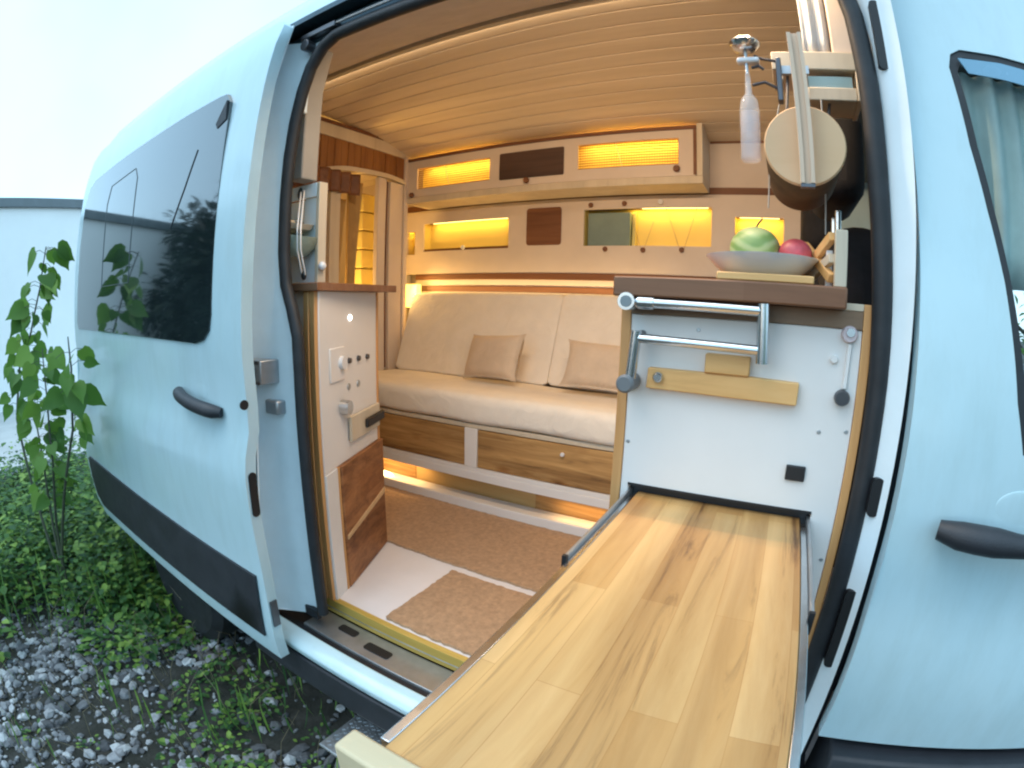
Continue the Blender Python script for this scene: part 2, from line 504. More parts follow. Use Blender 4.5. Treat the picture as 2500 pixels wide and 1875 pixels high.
def area_light(name, loc, size, power, col=(1, .6, .22), rot=(0, 0, 0), sy=None, spread=180):
    l = bpy.data.lights.new(name, 'AREA'); l.shape = 'RECTANGLE'; l.size = size; l.size_y = sy or .01
    l.energy = power; l.color = col; l.spread = R(spread)
    o = bpy.data.objects.new(name, l); COL.objects.link(o); o.location = loc; o.rotation_euler = rot
    return o

# ================================================================== SETTING: ground
def gh(x, y):
    return .035 * noise.noise(Vector((x * .9, y * .9, 0))) + .02 * noise.noise(Vector((x * 3, y * 3, 4)))
def build_ground():
    mb = MB(); n = 90; pts = []
    for i in range(n + 1):
        for j in range(n + 1):
            a = (i / n * 2 - 1); b = (j / n * 2 - 1)
            x = -1 + 400 * abs(a) ** 4 * (1 if a > 0 else -1) + a * 6; y = 400 * abs(b) ** 4 * (1 if b > 0 else -1) + b * 6
            k = max(0, 1 - max(abs(x), abs(y)) / 12)
            pts.append((x, y, gh(x, y) * k))
    mb.add(pts, [(i * (n + 1) + j, (i + 1) * (n + 1) + j, (i + 1) * (n + 1) + j + 1, i * (n + 1) + j + 1) for i in range(n) for j in range(n)])
    o = obj('ground', mb, SOIL, smooth=True, angle=180, origin=(0, 0, 0)); structure(o)
build_ground()

def scatter_gravel():
    mb = MB(); rnd = random.Random(3)
    ico = [(-.53, 0, .85), (.53, 0, .85), (-.53, 0, -.85), (.53, 0, -.85), (0, .85, .53), (0, .85, -.53), (0, -.85, .53), (0, -.85, -.53), (.85, .53, 0), (-.85, .53, 0), (.85, -.53, 0), (-.85, -.53, 0)]
    fc = [(0, 4, 1), (0, 9, 4), (9, 5, 4), (4, 5, 8), (4, 8, 1), (8, 10, 1), (8, 3, 10), (5, 3, 8), (5, 2, 3), (2, 7, 3), (7, 10, 3), (7, 6, 10), (7, 11, 6), (11, 0, 6), (0, 1, 6), (6, 1, 10), (9, 0, 11), (9, 11, 2), (9, 2, 5), (7, 2, 11)]
    for k in range(21000):
        x = rnd.uniform(-3.2, 1.9); y = rnd.uniform(-1.7, .7)
        d = noise.noise(Vector((x * 1.3 + 3, y * 1.3, 9)))
        if d < .02 and rnd.random() < (.5 if (-1.85 < x < -.25 and y < -.3) else .85): continue
        r = rnd.choice((.005, .007, .010, .013, .018, .026)) * rnd.uniform(.7, 1.3)
        sx, sy, sz = rnd.uniform(.6, 1.5), rnd.uniform(.6, 1.2), rnd.uniform(.4, .8); a = rnd.uniform(0, 6.28)
        jit = [rnd.uniform(.72, 1.2) for _ in range(12)]
        z = gh(x, y) * max(0, 1 - max(abs(x), abs(y)) / 12) + r * .25
        ca, sa = math.cos(a), math.sin(a)
        mb.add([(x + r * (p[0] * sx * ca - p[1] * sy * sa), y + r * (p[0] * sx * sa + p[1] * sy * ca), z + r * p[2] * sz) for p in [tuple(c * jit[i] for c in q) for i, q in enumerate(ico)]], fc)
    o = obj('gravel', mb, STONE, origin=(0, 0, 0)); structure(o, 'stuff')
    tag(o, 'grey gravel stones strewn between the weeds beside the van', 'gravel')
scatter_gravel()

def leaf(mb, p, d, up, L, W, fold=.25, heart=False):
    """a folded leaf from p along d"""
    d = d.normalized(); s = d.cross(up)
    if s.length < .01: s = d.cross(Vector((1, 0, 0)))
    s.normalize(); n = s.cross(d)
    if heart:
        prof = [(0, .0), (-.08, .28), (.08, .48), (.35, .5), (.65, .33), (.86, .12), (1.08, .0)]
    else:
        prof = [(0, .02), (.25, .32), (.55, .5), (.8, .3), (1., .0)]
    ctr = []; lf = []; rt = []
    for t, w in prof:
        b = n * (-.22 * L * t * t)
        c = p + d * L * t + b
        ctr.append(c if not (heart and t < 0) else p + d * .02 * L); lf.append(c + s * w * W + n * fold * w * W); rt.append(c - s * w * W + n * fold * w * W)
    k = len(prof); v = ctr + lf + rt; f = []
    for i in range(k - 1):
        f.append((i, i + 1, k + i + 1, k + i)); f.append((i, 2 * k + i, 2 * k + i + 1, i + 1))
    mb.add(v, f)

def weeds():
    rnd = random.Random(11); mb = MB()
    def clump(x, y, h, n, L, spread):
        z0 = gh(x, y)
        for k in range(n):
            a = rnd.uniform(0, 6.28); q = rnd.random() ** .6
            px, py = x + spread * q * math.cos(a), y + spread * q * math.sin(a)
            pz = z0 + h * rnd.uniform(.05, 1) * (1 - .5 * q)
            d = Vector((math.cos(a), math.sin(a), rnd.uniform(-.2, .9)))
            leaf(mb, Vector((px, py, pz)), d, Vector((0, 0, 1)), L * rnd.uniform(.6, 1.3), L * rnd.uniform(.5, .9), .2)
    for k in range(900):
        x = rnd.uniform(-3.4, 1.6); y = rnd.uniform(-1.7, .8)
        g = noise.noise(Vector((x * 1.1, y * 1.1, 2)))
        if g < -.02: continue
        if -1.85 < x < -.25 and y < -.30 and rnd.random() < .8: continue
        if x > -1.0 and y > .05: continue
        clump(x, y, rnd.uniform(.03, .12) + .1 * max(0, g), rnd.randint(12, 30), rnd.uniform(.018, .034), rnd.uniform(.05, .12))
    # the thicket that hugs the rear end of the door
    for k in range(340):
        x = rnd.uniform(-3.6, -1.0); y = rnd.uniform(-.95, .35)
        if x > -1.8 and y < -.45 and rnd.random() < .88: continue
        t = min(1, max(0, (-x - 1.0) / .9))
        h = (.14 + .62 * t) * rnd.uniform(.4, 1.0) * (1 - .5 * max(0, -y - .55))
        clump(x, y, h, int(22 + 44 * t), rnd.choice((.02, .03, .045, .06)), .14)
    for k in range(1500):
        x = rnd.uniform(-3.6, .5); y = rnd.uniform(-1.3, .2)
        if noise.noise(Vector((x * 1.7, y * 1.7, 5))) < .0 or (x > -1.8 and y < -.45 and rnd.random() < .7): continue
        a = rnd.uniform(0, 6.28); L = rnd.uniform(.06, .24) * (1 + .8 * (x < -1.3))
        leaf(mb, Vector((x, y, gh(x, y))), Vector((math.cos(a) * .5, math.sin(a) * .5, 1)), Vector((math.cos(a), math.sin(a), 0)), L, .009, .1)
    for k in range(16):
        clump(rnd.uniform(-.25, .45), rnd.uniform(-.75, -.25), .08, 22, .026, .07)
    o = obj('undergrowth', mb, WEED, origin=(0, 0, 0), smooth=True, angle=180); structure(o, 'stuff')
    tag(o, 'low green weeds growing over the gravel beside the van', 'weeds')
    ms = MB()
    for k in range(260):
        x = rnd.uniform(-2.6, .6); y = rnd.uniform(-1.2, .3); a = rnd.uniform(0, 6.28); L = rnd.uniform(.1, .32); z = gh(x, y)
        tip = Vector((x + L * .5 * math.cos(a), y + L * .5 * math.sin(a), z + L * .8))
        mid = Vector((x + L * .15 * math.cos(a), y + L * .15 * math.sin(a), z + L * .5))
        ms.tube([(x, y, z), mid, tip], [.0015, .0012, .0005], 4)
    o = obj('dry_grass', ms, STRAW, origin=(0, 0, 0)); structure(o, 'stuff')
    tag(o, 'thin dry grass stalks standing among the weeds', 'grass')
weeds()

# ================================================================== background building, hedge, reflections
def building():
    t = thing('building', (-11, 2, 0), 'long white rendered building with a flat grey roof edge behind the van', 'building')
    obj('wall', MB().box(-14, -8, -6, 14, 0, 3.089), WALLM, t)
    obj('roof', MB().box(-14.15, -7.93, -6.15, 14.15, 3.09, 3.235), pmat('grey_roof_trim', (.17, .19, .20), .6), t, bevel=.01)
building()

def tree(name, x, y, h, w, label, cat, seed, mat=DARKLEAF, n=2600, trunk_h=.5, group=None, ls=.09):
    rnd = random.Random(seed)
    t = thing(name, (x, y, 0), label, cat, group)
    tr = MB(); tr.tube([(x, y, -.05), (x + .05, y, h * .3), (x - .03, y + .05, h * .6), (x, y, h * .85)], [.09, .07, .045, .015], 8)
    for k in range(7):
        a = rnd.uniform(0, 6.28); z = h * rnd.uniform(.2, .7); L = w * .7
        tr.tube([(x, y, z), (x + L * .5 * math.cos(a), y + L * .5 * math.sin(a), z + L * .3), (x + L * math.cos(a), y + L * math.sin(a), z + L * .7)], [.03, .02, .006], 6)
    obj('trunk', tr, BARK, t, smooth=True)
    mb = MB()
    cl = []
    for k in range(38):
        a = rnd.uniform(0, 6.28); zz = rnd.uniform(.0 if trunk_h == 0 else .1, 1); rr = w * (.35 + .65 * math.sin(math.pi * min(1, zz * .8 + .12))) * rnd.uniform(.3, 1)
        cl.append((x + rr * math.cos(a), y + rr * math.sin(a), trunk_h * .4 + (h - trunk_h * .4) * zz, rnd.uniform(.22, .4) * w))
    for k in range(n):
        c = rnd.choice(cl); v = Vector((rnd.gauss(0, 1), rnd.gauss(0, 1), rnd.gauss(0, 1))).normalized()
        p = Vector(c[:3]) + v * c[3] * rnd.uniform(.6, 1.05)
        if p.z < .02: continue
        leaf(mb, p, v + Vector((0, 0, -.3)), Vector((0, 0, 1)), ls * rnd.uniform(.7, 1.3), ls * .7, .2)
    obj('crown', mb, mat, t, smooth=True, angle=180)
tree('hedge_tree', -7.9, -4.3, 3.1, 1.5, 'dark bushy evergreen nearest the white building, seen only in the van window', 'tree', 1, n=5000, ls=.2, trunk_h=0)
tree('hedge_tree', -6.3, -4.1, 3.1, 1.5, 'dark bushy evergreen mid-row, mirrored in the side window', 'tree', 2, n=5000, ls=.2, trunk_h=0)
tree('hedge_tree', -4.6, -4.0, 3.5, 1.6, 'taller dark evergreen at the near end of the row', 'tree', 3, n=5000, ls=.2, trunk_h=0)

def sapling():
    base = (-1.72, -.42)
    t = thing('sapling', (-1.72, -.42, 0), 'leggy young sapling with broad heart-shaped green leaves by the door', 'plant')
    rnd = random.Random(5)
    st = MB(); lf = MB()
    stems = [
        [(-1.72, -.42, 0), (-1.78, -.45, .55), (-1.98, -.46, .98), (-1.90, -.42, 1.25), (-1.66, -.38, 1.42), (-1.45, -.36, 1.62), (-1.30, -.36, 1.78)],
        [(-1.72, -.42, 0), (-1.6, -.40, .5), (-1.42, -.38, .85), (-1.38, -.37, 1.15), (-1.45, -.36, 1.36)],
        [(-1.72, -.42, .2), (-1.4, -.36, .7), (-1.12, -.32, 1.05), (-1.02, -.32, 1.3), (-1.0, -.33, 1.42)],
        [(-1.66, -.42, .3), (-1.72, -.38, .8), (-1.66, -.40, 1.15)],
    ]
    for s in stems: st.tube(s, [.009 - .0065 * i / (len(s) - 1) for i in range(len(s))], 7)
    def along(s, u):
        k = u * (len(s) - 1); i = min(int(k), len(s) - 2); return Vector(s[i]).lerp(Vector(s[i + 1]), k - i)
    tocam = (Vector((1.1, -.8, 1.5)) - Vector((-1.7, -.4, 1.2))).normalized()
    def put(p, L):
        a = rnd.uniform(0, 6.28)
        d = Vector((math.cos(a), math.sin(a), rnd.uniform(-1.6, -.3)))
        q = p + Vector((d.x, d.y, rnd.uniform(-.3, .3))) * .06
        st2.tube([p, (p + q) / 2 + Vector((0, 0, .01)), q], .0012, 4)
        leaf(lf, q, d, tocam + Vector((rnd.uniform(-.7, .7), rnd.uniform(-.7, .7), rnd.uniform(-.5, .7))), L, L * rnd.uniform(.7, .95), rnd.uniform(.05, .4), True)
    st2 = MB()
    for s, (u0, u1, n) in zip(stems, ((.36, 1., 42), (.35, 1., 40), (.45, .98, 16), (.3, 1., 26))):
        for k in range(n): put(along(s, rnd.uniform(u0, u1)), rnd.uniform(.055, .115))
    st.add(st2.v, st2.f); obj('stem', st, STEM, t, smooth=True)
    obj('foliage', lf, LEAF, t, smooth=True, angle=180)
sapling()

# ================================================================== THE VAN
van = thing('camper_van', (-.6, .9, 0), 'white high-roof camper van with its side door slid open', 'van')
ydoor = interp([(.50, -.138), (.56, -.150), (.62, -.155), (.82, -.155), (.92, -.160), (1.05, -.166), (1.13, -.165), (1.19, -.146), (1.27, -.143), (1.42, -.150), (1.62, -.144), (1.75, -.138), (1.95, -.124), (2.1, -.108), (2.2, -.090), (2.28, -.062)])
ybody = interp([(.45, -.055), (.6, -.075), (1.1, -.085), (1.2, -.07), (1.42, -.065), (1.68, -.03), (1.86, .0), (2.05, .032), (2.2, .05), (2.32, .062)])
ycab = interp([(.845, -.062), (.95, -.072), (1.05, -.070), (1.12, -.062), (1.28, -.064), (1.45, -.050), (1.68, -.012), (1.86, .012), (2.05, .042), (2.2, .062), (2.35, .08)])

# body side behind the open door, roof
side = skin([(-1.95, .45), (-.2, .45), (-.2, 2.24), (-1.93, 2.24), (-1.95, 1.6)], [], lambda x, z: ybody(z), .12, .02)
obj('body_side', side, PAINT, van, smooth=True, angle=60)
roof = MB(); prof = [(.052, 2.23), (.055, 2.29), (.064, 2.35), (.085, 2.42), (.13, 2.49), (.22, 2.57), (.36, 2.64), (.6, 2.69), (.9, 2.705), (1.2, 2.69), (1.45, 2.64), (1.62, 2.55), (1.72, 2.42), (1.76, 2.23)]
inner = [(y if .3 < y < 1.5 else y + (.02 if y < .9 else -.02), z - .02) for y, z in prof]
xs = [-1.93, -1.90, -1.6, -.2, .4, 1.0, 1.6, 2.1, 2.5]
vv = []
for x in xs: vv += [(x, y + (.02 if x < -1.91 and y < .9 else 0), z - (.03 if x < -1.91 else 0)) for y, z in prof]
m = len(prof)
roof.add(vv, [(i * m + j, (i + 1) * m + j, (i + 1) * m + j + 1, i * m + j + 1) for i in range(len(xs) - 1) for j in range(m - 1)])
obj('roof', roof, PAINT, van, smooth=True, angle=80)
obj('rear_end', MB().prism([(-.05, .45), (-.06, 1.2), (.0, 1.9), (.06, 2.3), (.14, 2.46), (.4, 2.62), (.9, 2.67), (1.4, 2.62), (1.7, 2.42), (1.755, 2.2), (1.755, .45)], 0, -1.96, -1.93), PAINT, van)
obj('far_side', panel_with_holes(-1.95, 2.5, .45, 2.3, [(1.55, 2.40, 1.38, 2.02)], 1.762, 1.79), PAINT, van)
# sliding door
ol = [(.03, .545), (.03, 2.235), (.0, 2.262), (-1.52, 2.262), (-1.585, 2.22), (-1.625, 2.05), (-1.64, 1.7), (-1.64, 1.3), (-1.62, .9), (-1.595, .70), (-1.55, .60), (-1.47, .545)]
door = obj('sliding_door', skin(ol[::-1], [], lambda x, z: ydoor(z) + .0, .06, .031), PAINT, van, smooth=True, angle=50)
obj('door_inner_panel', skin([(.022, .56), (-1.58, .56), (-1.62, 2.0), (-1.56, 2.25), (.022, 2.25)], [], lambda x, z: ydoor(z) + .029, .2, .004), PAINT_IN, door)
w = [(-.113, 2.0), (-.118, 2.05), (-.14, 2.078), (-.18, 2.082), (-.4, 2.087), (-1.0, 2.09), (-1.38, 2.085), (-1.47, 2.06), (-1.53, 1.99), (-1.56, 1.8), (-1.565, 1.6), (-1.56, 1.46), (-1.54, 1.425), (-.6, 1.418), (-.21, 1.414), (-.16, 1.424), (-.128, 1.45), (-.118, 1.49), (-.116, 1.7)]
pf = lambda z: -.1555 + (z - 1.42) * .050
def tilted(outline, yf, d):
    n = len(outline); return MB().add([(x, yf(z), z) for x, z in outline] + [(x, yf(z) + d, z) for x, z in outline], [tuple(range(n)), tuple(range(n, 2 * n))[::-1]] + [(i, (i + 1) % n, n + (i + 1) % n, n + i) for i in range(n)])
pane = obj('window_pane', tilted(w, pf, .011), WINGLASS, door)
fr = MB(); loopp = [(-1.13, 1.60), (-1.13, 1.93), (-1.09, 2.0), (-.80, 2.01), (-.77, 1.97), (-.78, 1.60)]
fr.tube([(x, pf(z) - .0003, z) for x, z in dens(loopp, .04)], .0018, 5, closed=True)
obj('vent_outline', fr, pmat('grey_seam', (.09, .11, .12), .5), door)
fr = MB(); fr.tube([(-.27, pf(1.95) - .0003, 1.95), (-.33, pf(1.85) - .0003, 1.85), (-.41, pf(1.74) - .0003, 1.74)], .0022, 5)
obj('window_seam', fr, CLAD, door)
obj('window_bracket', MB().prism([(-.125, 2.055), (-.175, 2.0), (-.165, 1.985), (-.12, 2.0)], 1, pf(2.02) - .004, pf(2.02) + .003), CLAD, door)
# lower cladding of the door
cl = [(-.004, .812), (-.012, .612), (-1.44, .597), (-1.52, .64), (-1.565, .72), (-1.575, .80), (-1.55, .815), (-1.0, .812)]
obj('lower_cladding', skin(cl, [], lambda x, z: ydoor(z) - .007, .1, .01), CLAD, door, smooth=True, bevel=0)
# handle
hb = MB(); hp = []
for i in range(13):
    t = i / 12; x = -.345 + .255 * t; z = 1.272 - .030 * t; y = -.150 - .030 * math.sin(math.pi * min(1, max(0, t))) ** .6
    hp.append((x, y, z))
hb.tube(hp, [.012, .017, .019] + [.019] * 7 + [.019, .018, .013], 12)
obj('door_handle', hb, CLAD, door, smooth=True)
hb = MB(); hb.ellipsoid((-.205, -.1425, 1.290), .042, .0022, .030, 36, 20)
obj('handle_cup', hb, PAINT, door, smooth=True)
# holes on the leading edge
h = MB(); h.lathe([(.012, -.001), (.012, .002)], (.031, -.152, 1.279), 0, 20); obj('edge_hole', h, BLACKM, door)
h = MB(); h.prism([(a - .147, b) for a, b in rounded(-.0115, .0115, .993, 1.110, .0112)], 0, .0302, .033); obj('edge_slot', h, BLACKM, door)
h = MB(); h.box(.0305, .036, -.150, -.128, .66, .74); obj('lower_roller_bracket', h, STEEL_D, door)

# jamb pillar between door edge and seal
def yp(x, z): return max(.006 + .42 * min(0, x - .03), ydoor(z) + .045) + .012 * math.exp(-((x + .075) / .018) ** 2)
pil = skin([(.06, .63), (.06, 1.3), (.05, 1.45), (-.0, 1.56), (-.01, 1.9), (.04, 2.1), (.12, 2.2), (-.19, 2.24), (-.19, .60)], [], yp, .035, .012)
cpil = obj('rear_pillar', pil, PAINT_IN, van, smooth=True, angle=60)
def plate(mb, x0, x1, z0, z1, y, th): return mb.box(x0, x1, y - th, y, z0, z1)
h = plate(MB(), -.175, -.015, 1.31, 1.372, .004, .075); obj('striker_plate', h, ALU, cpil, bevel=.003)
h = MB(); h.box(-.172, -.018, -.074, .0, 1.362, 1.371); h.box(-.172, -.018, -.0745, .0, 1.311, 1.318); h.box(-.145, -.04, -.075, .0, 1.326, 1.352); obj('striker_slot', h, STEEL_D, cpil)
h = plate(MB(), -.055, .0, 1.228, 1.265, .004, .040); obj('lock_catch', h, ALU, cpil, bevel=.005)
h = MB(); h.prism([(x, z) for x, z in rounded(-.175, -.155, 1.19, 1.242, .009)], 1, -.088, -.05); obj('buffer', h, RUBBER, cpil)
h = MB(); h.prism([(x, z) for x, z in rounded(-.135, -.112, .955, .985, .008)], 1, -.074, -.04); obj('pillar_clip', h, RUBBER, cpil)
for z0, z1 in ((1.97, 2.04), (1.54, 1.62)):
    h = MB(); h.prism([(-.125, z1), (-.14, z0), (-.155, z0 - .015), (-.150, z1 - .03), (-.135, z1 + .02)], 1, -.075, -.04)
    obj('jamb_bracket', h, STEEL_D, cpil)
h = MB(); h.box(.0, .055, -.012, .002, .622, .652); obj('pillar_foot_seal', h, RUBBER, cpil)

# seal round the door opening
seal = [(.066, .645), (.064, .8), (.062, 1.0), (.058, 1.2), (.056, 1.34), (.052, 1.43), (.030, 1.50), (.004, 1.56), (-.006, 1.64), (-.006, 1.78), (.0, 1.88), (.014, 1.98), (.034, 2.06), (.06, 2.125), (.10, 2.172), (.15, 2.192), (.30, 2.19), (.6, 2.182), (.95, 2.178), (1.12, 2.172), (1.19, 2.145), (1.232, 2.08), (1.246, 2.0), (1.2535, 1.88), (1.257, 1.72), (1.265, 1.56), (1.270, 1.44), (1.271, 1.3), (1.270, 1.1), (1.266, .9), (1.262, .645)]
sm = []
for i in range(len(seal) - 1):
    a, b = Vector(seal[i]), Vector(seal[i + 1])
    for k in range(4): sm.append(a.lerp(b, k / 4))
sm.append(Vector(seal[-1]))
mb = MB(); mb.tube([(p[0], .002, p[1]) for p in sm], .0165, 10)
obj('door_seal', mb, RUBBER, van, smooth=True, angle=60)
# header with the upper track
h = MB(); h.prism([(.0, 2.20), (.0, 2.235), (.05, 2.30), (.077, 2.30), (.077, 2.245), (.040, 2.235), (.02, 2.19)], 0, -.3, 1.34); obj('header_channel', h, TRACK, van)
h = MB(); h.box(-.3, 1.34, -.035, .05, 2.252, 2.268); obj('track_lip', h, TRACK, van)
h = MB(); h.tube([(.10, -.012, 2.218), (.5, -.012, 2.212), (1.2, -.012, 2.205)], .004, 8); obj('highlight_rail', h, ALU, van)  # thin pale rail drawn in for the whitish highlight along the track
h = MB(); h.lathe([(.016, -.014), (.016, .014)], (.055, -.012, 2.185), 1, 16); h.box(.03, .16, -.02, .0, 2.206, 2.222); obj('roller_arm', h, STEEL_D, van, bevel=.002)
# sill below the opening
h = MB(); h.prism([(-.052, .60), (-.058, .545), (-.072, .535), (-.10, .553), (-.104, .572), (-.094, .586), (-.070, .597)], 0, -.16, 1.34); obj('white_sill', h, PAINT, van, smooth=True, bevel=.004)
h = MB(); h.box(-.16, 1.34, -.053, -.028, .578, .5885); obj('lower_track', h, BLACKM, van)
h = MB(); h.box(-.0, 1.30, -.028, .066, .575, .5965); obj('step_plate', h, ALU, van, bevel=.002)
h = MB(); h.prism([(x, y) for x, y in rounded(.22, .31, .0, .03, .008)], 2, .5966, .5990); obj('step_recess', h, BLACKM, van)
h = MB(); h.prism([(x, y) for x, y in rounded(.10, .17, .018, .045, .008)], 2, .5966, .599); obj('step_recess', h, BLACKM, van)
h = MB(); h.prism([(-.095, .532), (-.098, .44), (-.06, .40), (.10, .40), (.10, .532)], 0, -.2, 1.34); obj('sill_cladding', h, CLAD, van, bevel=.006)
# underbody
h = MB(); h.box(-1.9, 2.5, .12, 1.7, .38, .52); obj('underbody', h, BLACKM, van)
# front pillar
fp = skin([(1.272, .60), (1.306, .60), (1.306, 2.28), (1.20, 2.28), (1.22, 2.17), (1.255, 2.08), (1.268, 1.95)], [], lambda x, z: .004 - .9 * (x - 1.268), .03, .03)
fpil = obj('front_pillar', fp, PAINT_IN, van, smooth=True, angle=60)
for (zc, hl, wx, xc) in ((1.965, .062, .009, 1.281), (1.275, .030, .010, 1.290), (1.045, .075, .010, 1.291)):
    h = MB(); h.prism([(x, z) for x, z in rounded(xc - wx, xc + wx, zc - hl, zc + hl, wx * .95, 8)], 1, -.022 if xc > 1.285 else -.012, .002)
    obj('pillar_recess', h, BLACKM, fpil)
obj('pillar_backing', MB().box(1.285, 1.34, .075, .09, .55, 2.3), CLAD, van)
# cab door
cw = [(1.400, 1.935), (1.408, 1.962), (1.428, 1.974), (1.50, 1.975), (2.05, 1.94), (2.2, 1.72), (2.28, 1.40), (1.50, 1.37), (1.478, 1.44), (1.450, 1.60), (1.428, 1.70), (1.410, 1.80)]
cab = obj('cab_door', skin([(1.313, .85), (1.315, 2.10), (1.33, 2.17), (1.9, 2.17), (2.2, 2.0), (2.42, 1.5), (2.45, .85)], [cw], lambda x, z: ycab(z), .05, .03), PAINT, van, smooth=True, angle=60)
obj('cab_roof_side', skin([(1.31, 2.18), (1.31, 2.30), (2.5, 2.30), (2.5, 2.0), (2.22, 2.02), (1.9, 2.18)], [], lambda x, z: ycab(z) - .002, .08, .02), PAINT, van, smooth=True)
cwi = [(1.415, 1.93), (1.43, 1.96), (1.50, 1.962), (2.03, 1.928), (2.17, 1.72), (2.25, 1.42), (1.515, 1.385), (1.492, 1.45), (1.463, 1.60), (1.442, 1.70), (1.425, 1.80)]
obj('window_frame', skin(cw, [cwi], lambda x, z: ycab(z) + .003, .05, .015), RUBBER, cab, smooth=True)
obj('window_visor', skin([(1.418, 1.953), (1.50, 1.957), (2.03, 1.92), (2.05, 1.885), (1.50, 1.925), (1.432, 1.926)], [], lambda x, z: ycab(z) - .006, .05, .003), pmat('blue_visor', (.16, .34, .48), .25, coat=.5), cab)
gs = NT('cab_window_glass'); gs.b.inputs['Base Color'].default_value = (.02, .05, .05, 1); gs.b.inputs['Roughness'].default_value = .02; gs.b.inputs['Alpha'].default_value = .25; gs.b.inputs['Specular IOR Level'].default_value = .8
obj('window_pane', skin(cwi, [], lambda x, z: ycab(z) + .008, .08, .003), gs.m, cab)
mb = MB(); mb.curtain(lambda t: (1.40 + .8 * t, .062 + .010 * math.sin(t * 110) + .006 * math.sin(t * 47)), 1.60, 1.945, 260)
obj('pleated_blind', mb, TEALCUR, cab, smooth=True, solid=.002)
hb = MB(); hp = []
for i in range(11):
    t = i / 10; hp.append((1.378 + .30 * t, -.085 - .022 * math.sin(math.pi * t) ** .5, 1.262 - .012 * t))
hb.tube(hp, [.014, .020, .021, .021, .018, .016, .016, .016, .018, .018, .012], 14)
obj('door_handle', hb, CLAD, cab, smooth=True)
hb = MB(); hb.ellipsoid((1.515, -.0625, 1.292), .048, .0022, .030, 36, 20); obj('handle_cup', hb, PAINT, cab, smooth=True)
h = MB(); h.prism([(-.095, .835), (-.11, .80), (-.10, .55), (-.02, .50), (.05, .50), (.05, .835)], 0, 1.342, 2.45); obj('cab_cladding', h, CLAD, van, bevel=.006)
h = MB(); h.box(1.27, 1.342, -.03, .10, .42, .66); obj('front_jamb_foot', h, CLAD, van)
h = MB(); h.box(2.46, 2.5, .02, 1.72, .5, 1.45); obj('bulkhead', h, BLACKM, van)
# wheels
def wheel(x, y):
    wh = obj('wheel', MB().lathe([(.05, -.09), (.05, .09)], (x, y, .34), 1, 12), BLACKM, van)
    obj('tyre', MB().lathe([(.22, -.1), (.30, -.11), (.345, -.08), (.35, 0), (.345, .08), (.30, .11), (.22, .1)], (x, y, .35), 1, 40), RUBBER, wh, smooth=True)
    obj('rim', MB().lathe([(.05, -.07), (.2, -.06), (.225, -.095), (.225, .09), (.05, .09)], (x, y, .35), 1, 40), ALU, wh, smooth=True)
for x in (-1.02, 2.15):
    for y in (.12, 1.6): wheel(x, y)

# inside shell
FZ = .645
obj('floor', MB().box(-1.93, 2.4, .073, 1.76, .60, FZ), FLOORM, van)
obj('wood_sill', MB().box(-.0, 1.25, .066, .0725, .6005, .648).box(-.0, 1.25, .0725, .085, .6451, .6485), YELLOWWOOD, van, bevel=.0015)
h = MB(); h.box(.0, 1.25, .064, .0665, .617, .6195); obj('sill_line', h, ALU, van)
obj('jamb_board', MB().box(-.0, .0215, .060, .0745, .6485, 1.545).box(.024, .045, .062, .0745, .6485, 1.545), PINE_EDGE, van, bevel=.0015)
cp = [(.075, 2.205), (.30, 2.335), (.50, 2.436)]
for i in range(12):
    t = i / 11; y = .52 + (1.72 - .52) * t
cz = interp([(.5, 2.437), (.75, 2.445), (1.0, 2.432), (1.25, 2.40), (1.45, 2.355), (1.62, 2.33), (1.76, 2.30)])
mb = MB(); prof = []; y = .53; P = .0945
while y < 1.72:
    prof += [(y, cz(y) + .012), (y + .005, cz(y + .005)), (y + P - .005, cz(y + P - .005)), (y + P, cz(y + P) + .012)]
    y += P
prof = [q for i, q in enumerate(prof) if i == 0 or (abs(q[0] - prof[i - 1][0]) > 1e-5)]
poly = prof + [(prof[-1][0], 2.60), (.53, 2.60)]
mb.prism([(a, b) for a, b in poly], 0, -1.9, 1.34)
obj('board_ceiling', mb, CEILW, van)
mb = MB(); mb.prism([(.080, 2.235), (.20, 2.285), (.36, 2.36), (.515, 2.436), (.515, 2.47), (.078, 2.30)], 0, -.9, 1.34); obj('header_lining', mb, HEADER, van)
mb = MB(); mb.box(-.9, 1.34, .508, .530, 2.418, 2.45); obj('ceiling_trim', mb, PALEW, van)
obj('far_lining', MB().box(-1.92, 1.30, 1.735, 1.76, FZ, 2.34), WARMW, van)
obj('cab_ceiling', MB().box(1.35, 2.5, .09, 1.7, 2.15, 2.2), BLACKM, van)
obj('dashboard', MB().box(2.20, 2.45, .08, 1.70, .9, 1.42), BLACKM, van, bevel=.03)
area_light('added_header_fill', (.74, .060, 2.229), .84, 6.2, (1, .71, .44), (R(48), 0, 0), .012)  # added fill, hidden behind the seal, for the soft warm interior glow
area_light('added_ceiling_fill', (.1, .538, 2.430), 1.8, .5, (1, .74, .46), (R(88), 0, 0), .008)  # added fill, hidden by the trim, washing the ceiling boards with warm light
# left jamb lining above the counter
obj('jamb_lining', MB().prism([(.0, 1.843), (.0, 2.10), (.028, 2.215), (-.055, 2.235), (-.055, 1.843)], 1, .045, .10), pmat('grey_beige_lining', (.34, .31, .27), .7), van, bevel=.004)
obj('jamb_cover', MB().box(-.02, .008, .030, .044, 2.02, 2.20), PAINT_IN, van, bevel=.004)

